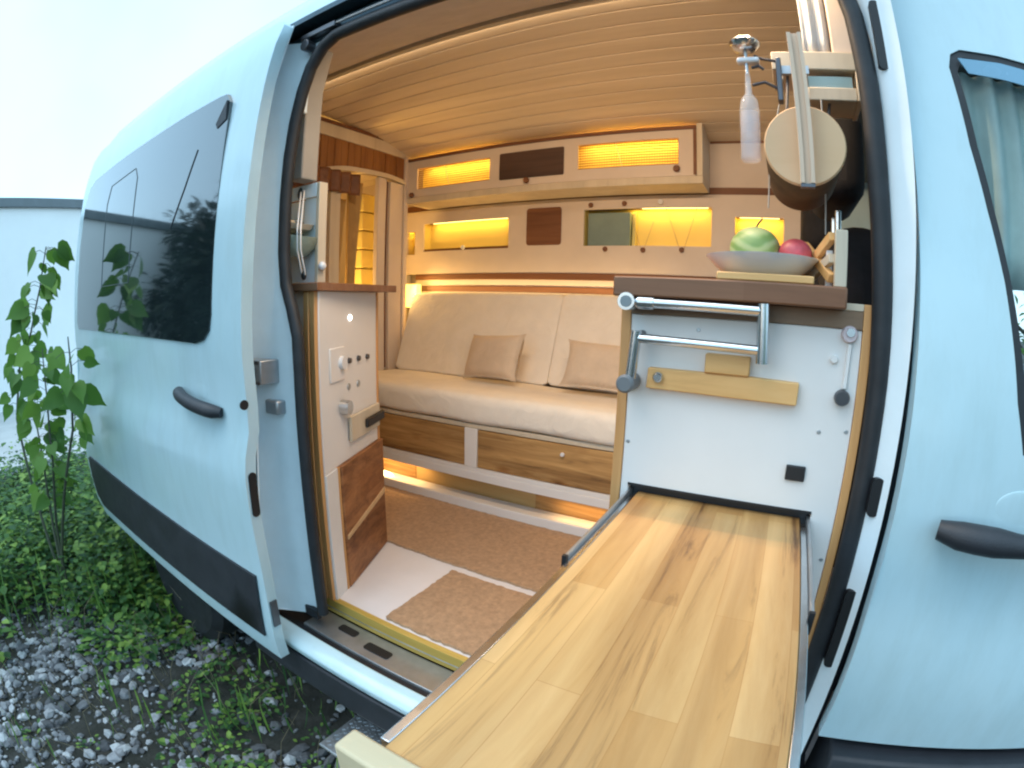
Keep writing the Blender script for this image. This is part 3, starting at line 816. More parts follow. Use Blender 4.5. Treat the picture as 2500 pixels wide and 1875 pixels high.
# ================================================================== rear partition with arch
part = thing('partition', (-.9, .8, FZ), 'arched wooden partition with brown slats leading to the rear bunk', 'partition')
PX = -.87
mb = MB(); mb.box(PX - .03, PX, .10, 1.70, 2.335, 2.40); obj('top_rail', mb, PALEW, part, bevel=.002)
mb = MB(); mb.box(PX - .035, PX + .004, .10, 1.70, 2.4005, 2.418); obj('dark_cornice', mb, DARKW, part)
arch = interp([(.55, 2.06), (.76, 2.134), (.955, 2.185), (1.11, 2.199), (1.31, 2.205), (1.45, 2.190)])
mb = MB(); n = 24
ys = [.35 + (1.455 - .35) * i / n for i in range(n + 1)]
for i in range(n):
    a, b = ys[i], ys[i + 1]
    mb.prism([(a + .002, arch(a) + .010), (b - .002, arch(b) + .010), (b - .002, 2.334), (a + .002, 2.334)], 0, PX - .018, PX - .004 - .002 * (i % 2))
obj('slat_header', mb, wood('slat_brown', (.16, .06, .018), (.25, .10, .03), (.33, .15, .05), 2, 30), part)
mb = MB(); v = []
for i in range(n + 1):
    a = ys[i]; z = arch(a); v += [(PX - .03, a, z - .012), (PX + .006, a, z - .012), (PX + .006, a, z + .012), (PX - .03, a, z + .012)]
mb.add(v, [(i * 4 + k, i * 4 + (k + 1) % 4, (i + 1) * 4 + (k + 1) % 4, (i + 1) * 4 + k) for i in range(n) for k in range(4)] + [(0, 1, 2, 3), (n * 4 + 3, n * 4 + 2, n * 4 + 1, n * 4)])
obj('arch_trim', mb, PALEW, part)
mb = MB(); mb.box(PX - .03, PX, 1.225, 1.287, FZ + .3, 2.19); obj('post', mb, WARMW, part, bevel=.003)
mb = MB(); mb.box(PX - .03, PX, 1.318, 1.425, FZ + .3, 2.18); obj('post', mb, WARMW, part, bevel=.003)
mb = MB(); mb.box(PX - .024, PX + .008, 1.43, 1.462, FZ + .3, 2.34); obj('corner_post', mb, WARMW, part, bevel=.004)
mb = MB(); mb.box(PX - .04, PX - .02, 1.287, 1.318, 1.14, 2.18); obj('dark_groove', mb, DARKW, part)
mb = MB(); mb.box(PX - .03, PX, .89, .955, 1.2, 2.09); obj('post', mb, PALEW, part, bevel=.003)
mb = MB(); mb.box(PX - .03, PX - .002, .10, .85, FZ, 2.10); obj('side_board', mb, DARKW, part)
mb = MB(); mb.curtain(lambda t: (PX + .015 + .012 * math.sin(t * 40), .62 + .44 * t), 2.055, 2.165, 40); obj('valance', mb, DARKW, part, smooth=True, solid=.006)
curt = MB()
for (y0, y1, zb, zt) in ((.955, 1.03, 1.2, 2.05), (1.05, 1.15, 1.2, 2.16)):
    v = []; nn = 16; mz = 10
    for i in range(nn + 1):
        for j in range(mz + 1):
            t = j / mz; z = zb + (zt - zb) * t; c = (y0 + y1) / 2 + .04 * t; wd = (y1 - y0) * (.55 + .45 * abs(2 * t - .9))
            v.append((PX - .10 + .012 * math.sin(i * 1.3), c + wd * (i / nn - .5), z))
    curt.add(v, [(i * (mz + 1) + j, (i + 1) * (mz + 1) + j, (i + 1) * (mz + 1) + j + 1, i * (mz + 1) + j + 1) for i in range(nn) for j in range(mz)])
tag(obj('curtain', curt, YCUR, smooth=True, solid=.003), 'ochre gathered curtain hanging inside the arched rear doorway', 'curtain')
mb = MB(); mb.box(-1.92, -1.90, .1, 1.73, FZ, 2.35); obj('rear_wall_lining', mb, WARMW, van)
bk = thing('tile_column', (-1.3, 1.25, FZ), 'narrow lit column of stacked cream blocks seen through the arched doorway', 'column')
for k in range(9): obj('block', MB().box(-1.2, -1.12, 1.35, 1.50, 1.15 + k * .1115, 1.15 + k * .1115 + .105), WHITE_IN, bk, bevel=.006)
obj('backing', MB().box(-1.22, -1.201, 1.33, 1.52, 1.10, 2.17), DARKW, bk)
area_light('rear_bunk_lamp', (-1.15, 1.05, 1.35), .25, 3.5, (1, .58, .16), (R(180), 0, 0), .08)

# ================================================================== far wall storage with lit niches
wallp = thing('wall_panel', (.15, 1.69, 1.5), 'cream wall storage panel with lit yellow niches above the bench', 'wall panel')
NA = (-.90, -.305, 1.812, 1.980); NBB = (.135, .778, 1.815, 2.000); NC = (.889, 1.113, 1.832, 1.956); ND = (-1.03, -.967, 1.797, 1.938)
face = panel_with_holes(-1.20, 1.265, 1.674, 2.062, [NA, NBB, NC, ND], 1.655, 1.668)
obj('front_board', face, WARMW, wallp, bevel=.002)
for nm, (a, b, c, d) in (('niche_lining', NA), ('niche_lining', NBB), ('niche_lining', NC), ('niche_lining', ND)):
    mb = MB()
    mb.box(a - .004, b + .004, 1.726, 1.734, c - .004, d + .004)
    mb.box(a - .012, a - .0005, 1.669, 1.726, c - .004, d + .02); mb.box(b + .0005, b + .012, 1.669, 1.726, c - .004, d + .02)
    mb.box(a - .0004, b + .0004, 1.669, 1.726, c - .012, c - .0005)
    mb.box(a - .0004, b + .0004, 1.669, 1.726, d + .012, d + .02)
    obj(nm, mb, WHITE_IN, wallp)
obj('led_strip', MB().box(NA[0] + .06, NA[1] - .02, 1.674, 1.682, NA[3] + .0005, NA[3] + .006), LED, wallp)
obj('led_strip', MB().box(NBB[0] + .3, NBB[1] - .02, 1.674, 1.682, NBB[3] + .0005, NBB[3] + .006), LED, wallp)
obj('led_strip', MB().box(NC[0] + .02, NC[1] - .02, 1.674, 1.682, NC[3] + .0005, NC[3] + .006), LED, wallp)
obj('sill_strip', MB().box(-.898, -.307, 1.664, 1.672, 1.8125, 1.826), DARKW, wallp)
h = MB(); h.prism([(x, z) for x, z in rounded(-.192, .012, 1.822, 2.022, .016)], 1, 1.6535, 1.654); h2 = MB(); h2.prism([(x, z) for x, z in rounded(-.192, .012, 1.822, 2.022, .016)], 1, 1.650, 1.6548)
obj('brown_inlay', h2, DARKW, wallp, bevel=.002)
obj('upper_brown_strip', MB().box(-1.20, 1.265, 1.662, 1.676, 2.0625, 2.097), DARKW, wallp, bevel=.002)
obj('lower_brown_strip', MB().box(-.955, 1.265, 1.652, 1.668, 1.6395, 1.6735), DARKW, wallp, bevel=.002)
obj('middle_board', MB().box(-.955, 1.265, 1.660, 1.676, 1.6035, 1.639), WARMW, wallp)
obj('lower_brown_strip', MB().box(-.955, 1.265, 1.652, 1.668, 1.570, 1.603), DARKW, wallp, bevel=.002)
obj('under_board', MB().box(-.955, 1.265, 1.66, 1.676, FZ, 1.5695), WARMW, wallp)
obj('upper_board', MB().box(-1.2, 1.265, 1.672, 1.686, 2.0975, 2.318), WARMW, wallp)
obj('painted_shadow_strip', MB().box(.77, 1.265, 1.66, 1.672, 2.315, 2.325), DARKW, wallp)  # dark strip painted in for the shadow where wall meets ceiling
obj('left_post', MB().box(-1.20, -1.034, 1.66, 1.70, FZ, 1.673), WARMW, wallp)
for (x, z) in ((.256, 1.797), (.45, 1.793), (.64, 1.796), (.175, 2.022), (.351, 2.024)):
    h = MB(); h.lathe([(.011, -.016), (.013, -.008), (.008, 0)], (x, 1.654, z), 1, 14); obj('dark_knob', h, DARKW, wallp, smooth=True)
for (x, z) in ((-.603, 1.826), (.534, 2.027)):
    h = MB(); h.lathe([(.012, -.018), (.014, -.010), (.008, 0)], (x, 1.654 + (.0 if z > 2 else .01), z), 1, 14); obj('white_knob', h, PORC, wallp, smooth=True)
co = MB()
for pts in ([(.385, 1.955), (.44, 1.80)], [(.455, 1.80), (.50, 1.93)], [(.56, 1.995), (.63, 1.80)], [(.65, 1.80), (.71, 1.995)]):
    co.tube([(pts[0][0], 1.650, pts[0][1]), (pts[1][0], 1.646, pts[1][1])], .0014, 5)
obj('elastic_cord', co, pmat('cord', (.5, .38, .2), .7), wallp)
gb = MB(); gb.box(.150, .375, 1.675, 1.715, 1.8155, 1.985)
tag(obj('green_book', gb, pmat('grey_green_cover', (.20, .27, .24), .6, var=.15), bevel=.004), 'grey-green book leaning in the left end of the wide lit niche', 'book')
gb = MB(); gb.prism([(1.69, 1.8155), (1.72, 1.8155), (1.722, 1.99), (1.70, 1.99)], 0, .379, .398)
tag(obj('yellow_folder', gb, pmat('yellow_paper', (.62, .55, .22), .6), bevel=.003), 'narrow yellow folder beside the grey-green book in the niche', 'folder')
def nl(n, loc, s, p, sy=.02): return area_light(n, loc, s, p, (1, .62, .10), (0, 0, 0), sy)
nl('niche_light', (-.60, 1.695, 1.988), .5, .2)
nl('niche_light', (.56, 1.695, 2.008), .38, .2)
nl('niche_light', (1.0, 1.695, 1.966), .18, .12)
nl('niche_light', (-1.0, 1.70, 1.95), .05, .14)
# lamp glow at left end below the shelf
lp = thing('corner_lamp', (-1.0, 1.60, 1.47), 'small glowing yellow lamp in the corner left of the bench back', 'lamp')
obj('shade', MB().box(-.985, -.885, 1.585, 1.63, 1.472, 1.612), emit('lamp_shade_glow', (1, .70, .14), 1.2), lp, bevel=.008)
obj('bracket', MB().box(-.97, -.90, 1.631, 1.659, 1.50, 1.56), DARKW, lp)
area_light('corner_lamp_light', (-.93, 1.50, 1.60), .08, .8, (1, .6, .18), (R(0), R(-60), 0), .08)

area_light('added_backrest_fill', (-.1, 1.615, 1.568), 1.4, .55, (1, .66, .26), (R(160), 0, 0), .012)  # added unseen fill behind the backrest, warming the wall above it
# ================================================================== overhead cabinet
oc = thing('overhead_cabinet', (-.05, 1.55, 2.07), 'long cream overhead cabinet with glowing rattan panels under the ceiling', 'cabinet')
HA = (-.795, -.312, 2.150, 2.270); HB = (.178, .658, 2.158, 2.279)
obj('front_board', panel_with_holes(-.862, .735, 2.102, 2.318, [HA, HB], 1.455, 1.468), WARMW, oc, bevel=.002)
obj('bottom_board', MB().box(-.866, .766, 1.452, 1.66, 2.068, 2.1015), PALEW, oc, bevel=.002)
obj('end_board', MB().box(.7395, .766, 1.452, 1.66, 2.102, 2.345), PALEW, oc, bevel=.002)
obj('shadow_line', MB().box(-.866, .7395, 1.449, 1.467, 2.3185, 2.334), DARKW, oc)  # dark strip painted in for the shaded gap below the ceiling
obj('shadow_line', MB().box(.725, .739, 1.4505, 1.4545, 2.108, 2.315), DARKW, oc)  # dark strip painted in for the shade beside the end board
obj('inlay_panel', MB().prism([(x, z) for x, z in rounded(-.25, .108, 2.14, 2.28, .008)], 1, 1.4505, 1.4545), wood('dark_inlay', (.035, .018, .014), (.06, .03, .022), (.10, .05, .035), 0, 30), oc, bevel=.0015)
RAT = pmat('rattan_weave', (.36, .20, .05), .7, var=.2, scale=60)
for (a, b, c, d) in (HA, HB):
    mb = MB(); k = 0; z = c + .004
    while z < d - .002:
        mb.box(a - .002, b + .002, 1.4705, 1.4725, z, z + .0050); z += .0125
    x = a + .006
    while x < b: mb.box(x, x + .0015, 1.4727, 1.4737, c - .002, d + .002); x += .012
    obj('rattan_panel', mb, RAT, oc)
    mb = MB(); mb.tube([((a * .62 + b * .38), 1.4695, d), ((a * .55 + b * .45), 1.4695, c)], .0016, 5); obj('cane_joint', mb, PALEW, oc)
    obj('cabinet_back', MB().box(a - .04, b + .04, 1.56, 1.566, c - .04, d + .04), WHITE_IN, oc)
    area_light('cabinet_light', ((a + b) / 2, 1.515, d + .03), b - a, .8, (1, .60, .12), (0, 0, 0), .04)
for (x, z) in ((-.822, 2.117), (-.089, 2.125), (.651, 2.136)):
    h = MB(); h.lathe([(.013, -.020), (.016, -.010), (.008, 0)], (x, 1.4545, z), 1, 14); obj('knob', h, DARKW, oc, smooth=True)

# ================================================================== bench
bn = thing('bench', (0, 1.3, FZ), 'built-in bench base with rustic brown drawers and white rails', 'bench')
BX0, BX1 = -.868, .858
obj('seat_board', MB().box(BX0, BX1, .905, 1.65, 1.003, 1.022), PALEW, bn, bevel=.002)
obj('drawer', MB().box(BX0, -.056, .906, .93, .838, .999), OAK, bn, bevel=.002)
obj('drawer', MB().box(.008, BX1, .906, .93, .838, .999), OAK, bn, bevel=.002)
h = MB(); h.lathe([(.007, -.012), (.009, -.006), (.005, 0)], (.389, .906, .962), 1, 12); obj('drawer_knob', h, PORC, bn, smooth=True)
obj('divider', MB().box(-.0545, .0065, .901, .93, .8365, 1.0025), WHITE, bn, bevel=.002)
obj('rail', MB().box(BX0, BX1, .898, .93, .782, .818), WHITE, bn, bevel=.002)
obj('rail', MB().box(BX0, BX1, .902, .93, .8185, .836), WHITE, bn, bevel=.0015)
obj('kick_panel', MB().box(BX0, -.405, 1.0, 1.015, FZ, .781), OAK, bn)
obj('kick_panel', MB().box(-.404, .235, 1.003, 1.018, FZ, .781), wood('honey_board', (.42, .27, .10), (.52, .35, .14), (.6, .42, .2), 0, 26), bn)
obj('kick_panel', MB().box(.236, BX1, 1.0, 1.015, FZ, .781), OAK, bn)
obj('plinth', MB().box(BX0, BX1, .888, .905, FZ + .0005, .690), WHITE, bn, bevel=.002)
obj('plinth_shelf', MB().box(BX0, BX1, .930, .995, .660, .676), WHITE, bn)
obj('led_strip', MB().box(BX0 + .06, BX1 - .02, .912, .918, .676, .682), emit('floor_led', (1, .62, .22), .35), bn)
h = MB(); h.ellipsoid((-.545, .93, .692), .06, .010, .013); obj('led_spot', h, emit('floor_led_spot', (1, .76, .36), 3), bn, smooth=True)
area_light('plinth_light', (.50, .96, .74), .3, .10, (1, .62, .24), (0, 0, 0), .03)
area_light('plinth_light', (-.55, .96, .76), .45, .30, (1, .62, .24), (0, 0, 0), .03)

def cushion(name, prof, x0, x1, mat, label, cat, n=40, puff=.006, seed=0, er=.035, ks=.75):
    """rounded profile in (y,z) swept along x with soft ends"""
    mb = MB(); m = len(prof); v = []
    cy = sum(p[0] for p in prof) / m; cz_ = sum(p[1] for p in prof) / m
    for i in range(n + 1):
        t = i / n; x = x0 + (x1 - x0) * t
        e = min(1, min(t, 1 - t) * (x1 - x0) / er); k = math.sqrt(max(0, 1 - (1 - e) ** 2)) if e < 1 else 1
        kk = ks + (1 - ks) * k
        for (y, z) in prof:
            d = puff * noise.noise(Vector((x * 3 + seed, y * 5, z * 5)))
            v.append((x, cy + (y - cy) * (.96 + .04 * k) + d, cz_ + (z - cz_) * kk + d))
    mb.add(v, [(i * m + j, (i + 1) * m + j, (i + 1) * m + (j + 1) % m, i * m + (j + 1) % m) for i in range(n) for j in range(m)])
    mb.add(v[:m], [tuple(range(m))]); mb.add(v[-m:], [tuple(range(m))[::-1]])
    o = obj(name, mb, mat, smooth=True, angle=80); tag(o, label, cat); return o
def rprof(pts, r, n=5):
    out = []
    k = len(pts)
    for i in range(k):
        p0, p, p1 = Vector(pts[i - 1]), Vector(pts[i]), Vector(pts[(i + 1) % k])
        a = (p0 - p).normalized(); b = (p1 - p).normalized()
        for j in range(n + 1):
            t = j / n; q = p + a * r * (1 - t) ** 2 + b * r * t ** 2; out.append(tuple(q))
    return out
cushion('seat_cushion', rprof([(.892, 1.026), (.892, 1.138), (.95, 1.150), (1.36, 1.132), (1.40, 1.026)], .032), -.862, .856, CUSH, 'thick cream seat cushion lying along the bench', 'cushion')
cushion('back_cushion', rprof([(1.335, 1.131), (1.498, 1.560), (1.575, 1.560), (1.60, 1.50), (1.50, 1.131)], .022), -.835, .1018, CUSH, 'left cream backrest cushion leaning behind the single beige pillow', 'cushion', seed=4, er=.006, ks=.95)
cushion('back_cushion', rprof([(1.335, 1.131), (1.498, 1.564), (1.575, 1.564), (1.60, 1.50), (1.50, 1.131)], .022), .104, .856, CUSH, 'right cream backrest cushion partly hidden by the kitchen cabinet', 'cushion', seed=9, er=.006, ks=.95)

def pillow(c, w, h, th, rotx, rotz, roty, label):
    mb = MB(); n = 18; v = []
    Rm = Matrix.Rotation(rotz, 3, 'Z') @ Matrix.Rotation(rotx, 3, 'X') @ Matrix.Rotation(roty, 3, 'Y')
    for sgn in (1, -1):
        for i in range(n + 1):
            for j in range(n + 1):
                a = i / n * 2 - 1; b = j / n * 2 - 1
                pinch = 1 - .10 * (1 - abs(a) ** 3) * abs(b) ** 4; pinch2 = 1 - .10 * (1 - abs(b) ** 3) * abs(a) ** 4
                t = th * ((1 - a ** 4) * (1 - b ** 4)) ** .6
                p = Vector((a * w / 2 * pinch2, -sgn * t / 2, b * h / 2 * pinch))
                p.y += .003 * noise.noise(p * 30)
                v.append(Vector(c) + Rm @ p)
    N = (n + 1) ** 2
    f = [(i * (n + 1) + j, (i + 1) * (n + 1) + j, (i + 1) * (n + 1) + j + 1, i * (n + 1) + j + 1) for i in range(n) for j in range(n)]
    mb.add(v, f + [tuple(k + N for k in q)[::-1] for q in f])
    o = obj('pillow', mb, PILLOWM, smooth=True, angle=180)
    bm = bmesh.new(); bm.from_mesh(o.data); bmesh.ops.remove_doubles(bm, verts=bm.verts, dist=1e-4); bm.to_mesh(o.data); bm.free()
    tag(o, label, 'pillow', 'pillows on the bench')
pillow((-.118, 1.225, 1.262), .33, .225, .10, R(-22), R(-12), R(-4), 'square beige pillow standing alone mid-bench, turned slightly')
pillow((.44, 1.215, 1.262), .40, .215, .10, R(-24), R(3), R(2), 'beige pillow half hidden by the edge of the kitchen cabinet')

wrinkle(PILLOWM)
# ================================================================== floor rugs
def rug(x0, x1, y0, y1, label):
    rnd = random.Random(2); poly = []
    for a, b in (((x0, y0), (x1, y0)), ((x1, y0), (x1, y1)), ((x1, y1), (x0, y1)), ((x0, y1), (x0, y0))):
        L = math.dist(a, b); n = int(L / .012)
        for k in range(n):
            t = k / n; poly.append((a[0] + (b[0] - a[0]) * t + rnd.uniform(-.0025, .0025), a[1] + (b[1] - a[1]) * t + rnd.uniform(-.0025, .0025)))
    mb = MB(); mb.prism(poly, 2, FZ + .0008, FZ + .009)
    return tag(obj('rug', mb, RUG), label, 'rug', 'brown rugs on the van floor')
rug(-.70, .855, .462, .886, 'long brown coir rug in front of the bench')
rug(.225, .86, .095, .425, 'smaller brown mat just inside the door sill')

# ================================================================== left cabinet with switches
lc = thing('left_cabinet', (-.15, .27, FZ), 'narrow white cabinet with knobs and sockets left of the doorway', 'cabinet')
A, B = Vector((.048, .0745)), Vector((-.105, .452))
dv = (B - A); LN = dv.length; dv.normalize(); nv = Vector((dv.y, -dv.x))          # outward normal (towards +x)
def on(u, off=0): p = A + dv * u + nv * off; return (p.x, p.y)
def slab(u0, u1, z0, z1, o0, o1): 
    m_ = MB(); m_.prism([on(u0, o0), on(u1, o0), on(u1, o1), on(u0, o1)], 2, z0, z1); return m_
obj('carcass', MB().prism([on(0, -.012), on(LN - .002, -.012), (-.40, .45), (-.40, .0755)], 2, FZ, 1.545), WARMW, lc)
obj('front_panel', slab(0, LN - .014, 1.047, 1.545, -.0115, 0), WHITE, lc, bevel=.0015)
obj('edge_strip', slab(LN - .0135, LN, FZ + .0005, 1.545, -.0115, .002), PINE_EDGE, lc)
obj('lower_white_board', slab(0, .072, FZ + .0005, 1.046, -.0115, .004), WHITE, lc, bevel=.0015)
obj('edge_strip', slab(.0725, .082, FZ + .0005, 1.046, -.0115, .006), PINE_EDGE, lc)
lw = obj('lower_plank_door', slab(.0825, LN + .004, FZ + .004, 1.046, -.0115, .012), OAK_Y, lc, bevel=.002)
sl = MB()
for z, dz in ((.83, .03),):
    p0, p1 = on(.09, .0135), on(LN, .0135)
    sl.add([(p0[0], p0[1], z - .018), (p1[0], p1[1], z + .022), (p1[0], p1[1], z + .040), (p0[0], p0[1], z - .004)], [(0, 1, 2, 3)])
obj('pale_batten', sl, PINE_X, lw, solid=.004)
def knob(u, z, r, d, mat, nm='knob', n=18):
    p = on(u, 0); q = on(u, d); h = MB(); h.tube([(p[0], p[1], z), (q[0], q[1], z)], [r, r * .92], n); return obj(nm, h, mat, lc, smooth=True)
def fu(X): return None
def u_at(px, py): return None
knob(.190, 1.469, .008, .003, LEDW, 'indicator_light', 12)
obj('socket_plate', slab(.053, .142, 1.293, 1.389, .0002, .005), WHITE, lc, bevel=.003)
knob(.121, 1.344, .020, .016, PORC, 'dial')
for u, z in ((.179, 1.343), (.245, 1.343), (.312, 1.341)): knob(u, z, .0085, .008, STEEL_D, 'switch')
for u, z in ((.175, 1.266), (.244, 1.265)): knob(u, z, .0105, .003, ALU, 'socket')
knob(.126, 1.214, .022, .028, STEEL, 'tap_knob')
obj('wood_lever', slab(.158, .386, 1.100, 1.178, .004, .014), PALEW, lc, bevel=.003)
obj('black_buckle', slab(.256, .402, 1.121, 1.152, .0145, .026), BLACKM, lc, bevel=.006)
obj('counter', MB().prism([(-.42, .050), (.072, .050), (-.038, .472), (-.42, .472)], 2, 1.5455, 1.567), DARKTOP, lc, bevel=.002)

# crate shelf on the left counter
cr = thing('crate_shelf', (-.05, .15, 1.568), 'small white wooden crate shelf standing on the left counter', 'shelf')
ZC = 1.5685
obj('top_rail', MB().box(-.135, .010, .090, .100, 1.800, 1.838), PAINT_IN, cr, bevel=.0015)
obj('side_board', MB().box(.0105, .024, .090, .118, ZC, 1.838), PALEW, cr, bevel=.0015)
obj('back_board', MB().box(-.135, .0105, .110, .118, ZC, 1.80), PAINT_IN, cr)
obj('front_leaf', MB().box(-.048, .010, .0985, .106, ZC, 1.7995), PAINT_IN, cr)
for dx in (0, .014):
    h = MB(); h.tube([(-.052 + dx, .086, 1.822), (.022 + dx, .022, 1.705), (.024 + dx, .022, 1.65), (.002 + dx, .055, 1.588)], .0022, 8); obj('cord_strand', h, WHITE, cr, smooth=True)
h = MB(); h.ellipsoid((.008, .056, 1.586), .009, .006, .012); obj('cord_stop', h, BLACKM, cr, smooth=True)
h = MB(); h.ellipsoid((-.056, .086, 1.815), .010, .005, .018); obj('hook', h, TRACK, cr, smooth=True)
def bowl(c, r, hgt, tilt, mat, nm, label):
    mb = MB(); mb.lathe([(.012, 0), (r * .55, .004), (r * .9, hgt * .5), (r, hgt), (r * .95, hgt), (r * .84, hgt * .5), (r * .5, .010)], (0, 0, 0), 2, 28)
    Rm = Matrix.Rotation(tilt, 3, 'Y'); mb.v = [tuple(Vector(c) + Rm @ Vector(v)) for v in mb.v]
    return tag(obj(nm, mb, mat, smooth=True), label, 'bowl')
bowl((-.045, .062, 1.640), .062, .060, R(12), GREENC, 'bowl', 'sage green cloth bowl held against the white crate shelf')
bowl((-.055, .060, 1.706), .058, .030, R(14), PALEW, 'bowl', 'shallow beige dish tipped inside the green bowl')
h = MB(); h.ellipsoid((.034, .098, 1.612), .011, .011, .012); tag(obj('white_ball', h, PORC, smooth=True), 'small white round stopper beside the crate shelf', 'stopper')

# ================================================================== kitchen cabinet
kc = thing('kitchen_cabinet', (1.06, .28, FZ), 'white kitchen cabinet with dark wooden top right of the doorway', 'cabinet')
KY = .0125
front = panel_with_holes(.880, 1.2395, .651, 1.511, [(.8935, 1.2, 1.183, 1.224)], KY, KY + .016)
obj('front_panel', front, WHITE, kc, bevel=.0015)
obj('carcass', MB().box(.864, 1.252, .045, .55, FZ + .0005, 1.538), WARMW, kc)
obj('slot_back', MB().box(.885, 1.21, .0285, .045, 1.17, 1.235), BLACKM, kc)
obj('edge_strip', MB().box(.863, .8795, KY - .002, .0445, FZ + .0005, 1.538), PINE_EDGE, kc, bevel=.001)
obj('edge_strip', MB().box(1.240, 1.254, KY - .002, .0445, FZ + .0005, 1.549), PINE_EDGE, kc, bevel=.001)
obj('top_strip', MB().box(.880, 1.2395, KY - .003, .0445, 1.5115, 1.538), wood('dark_top_strip', (.16, .10, .06), (.22, .14, .085), (.28, .18, .11), 0, 30), kc, bevel=.001)
obj('side_cap', MB().box(1.210, 1.2395, KY - .0035, .50, 1.5385, 1.549), PALEW, kc, bevel=.001)
obj('counter', MB().box(.860, 1.2085, -.030, .52, 1.5385, 1.5695), DARKTOP, kc, bevel=.003)
obj('black_socket', MB().box(1.148, 1.1785, KY - .006, KY - .0002, 1.2755, 1.2995), BLACKM, kc, bevel=.0015)
obj('slot_edge', MB().box(.893, 1.2, KY - .0015, KY - .0002, 1.2245, 1.2285), BLACKM, kc)
def disc(x, z, r, d, mat, nm, par=kc, y=KY):
    h = MB(); h.lathe([(r * .85, -d), (r, -d * .7), (r, -.0002)], (x, y, z), 1, 24); return obj(nm, h, mat, par, smooth=True, angle=35)
disc(1.220, 1.504, .0125, .010, pmat('pink_button', (.58, .48, .50), .35), 'round_latch')
disc(1.221, 1.507, .0075, .0125, STEEL, 'round_latch')
disc(1.200, 1.466, .006, .006, WHITE, 'small_button')
disc(1.218, 1.411, .012, .014, STEEL_D, 'round_latch')
h = MB(); h.tube([(1.222, KY - .003, 1.49), (1.220, KY - .003, 1.425)], .004, 6); obj('latch_rod', h, WHITE, kc)

# folding steel arm
fa = thing('swivel_bracket', (.98, 0, 1.40), 'folded shiny steel tube swivel bracket mounted on the kitchen cabinet front', 'bracket')
YA = -.022
h = MB(); h.tube([(.890, YA, 1.5305), (1.088, YA, 1.5275)], .0082, 16); obj('upper_tube', h, STEEL, fa, smooth=True)
h = MB(); h.tube([(.900, YA, 1.5300), (.925, YA, 1.5297)], .0105, 16); obj('collar', h, STEEL, fa, smooth=True)
h = MB(); h.tube([(1.089, YA, 1.538), (1.093, YA, 1.452)], .0095, 16); obj('right_joint_tube', h, STEEL, fa, smooth=True)
h = MB(); h.tube([(.903, YA, 1.4745), (1.085, YA, 1.4705)], .0072, 16); obj('lower_tube', h, STEEL, fa, smooth=True)
h = MB(); h.tube([(.899, YA, 1.486), (.893, YA, 1.412)], .0088, 16); obj('left_joint_tube', h, STEEL, fa, smooth=True)
h = MB(); h.lathe([(.0085, -.018), (.0135, -.018), (.0135, .030), (.0085, .030)], (.885, YA, 1.5308), 1, 24); obj('end_ring', h, STEEL, fa, smooth=True)
h = MB(); h.lathe([(.0088, -.0195), (.0088, .02)], (.885, YA, 1.5308), 1, 24); obj('ring_core', h, pmat('grey_core', (.20, .24, .26), .4), fa)
h = MB(); h.lathe([(.011, -.016), (.0145, -.012), (.0145, .030)], (.888, YA, 1.403), 1, 24); obj('foot_knob', h, pmat('grey_rubber_foot', (.16, .17, .18), .5), fa, smooth=True)
h = MB(); h.tube([(1.090, YA + .008, 1.462), (1.090, KY, 1.462)], .006, 10); obj('mount_pin', h, STEEL_D, fa)
h = MB(); h.tube([(.9, YA + .007, 1.48), (.9, KY, 1.48)], .006, 10); obj('mount_pin', h, STEEL_D, fa)

tb = thing('bamboo_bracket', (1.03, .005, 1.39), 'light bamboo bar with raised middle tab screwed to the cabinet front', 'bracket')
obj('bar', MB().prism([(.914, 1.3955), (1.150, 1.3925), (1.151, 1.4265), (1.077, 1.4285), (.916, 1.4285)], 1, -.004, KY - .0005), BAMBOO, tb, bevel=.002)
obj('tab', MB().box(1.006, 1.0745, -.008, KY - .0005, 1.4290, 1.4585), BAMBOO, tb, bevel=.002)
h = MB(); h.lathe([(.006, -.008), (.0085, -.005), (.0085, 0)], (.934, -.0045, 1.4145), 1, 18); obj('screw_cap', h, STEEL, tb, smooth=True)

# pull-out table
tbl = thing('pull_out_table', (1.05, -.3, 1.19), 'pull-out wooden table sliding from the kitchen cabinet towards the viewer', 'table')
obj('tabletop', MB().box(.9085, 1.1845, -.606, .028, 1.188, 1.2095), TABLEW, tbl, bevel=.0015)
for s, x0, x1 in ((1, .8985, .9080), (1, 1.1850, 1.1945)):
    obj('slide_rail', MB().box(x0, x1, -.600, .028, 1.186, 1.2085), STEEL, tbl, bevel=.001)
for x0, x1, y0 in ((.8935, .8982, -.255), (1.1948, 1.2000, -.265)):
    obj('outer_rail', MB().box(x0, x1, y0, .028, 1.186, 1.2155), ALU, tbl, bevel=.001)
    obj('rail_stop', MB().box(x0 - .001, x1 + .001, y0 - .006, y0 - .0002, 1.188, 1.216), BLACKM, tbl)
obj('end_rail', MB().box(.879, 1.214, -.6305, -.6065, 1.145, 1.2125), wood('end_rail_wood', (.56, .44, .27), (.64, .52, .33), (.70, .58, .39), 0, 26), tbl, bevel=.003)

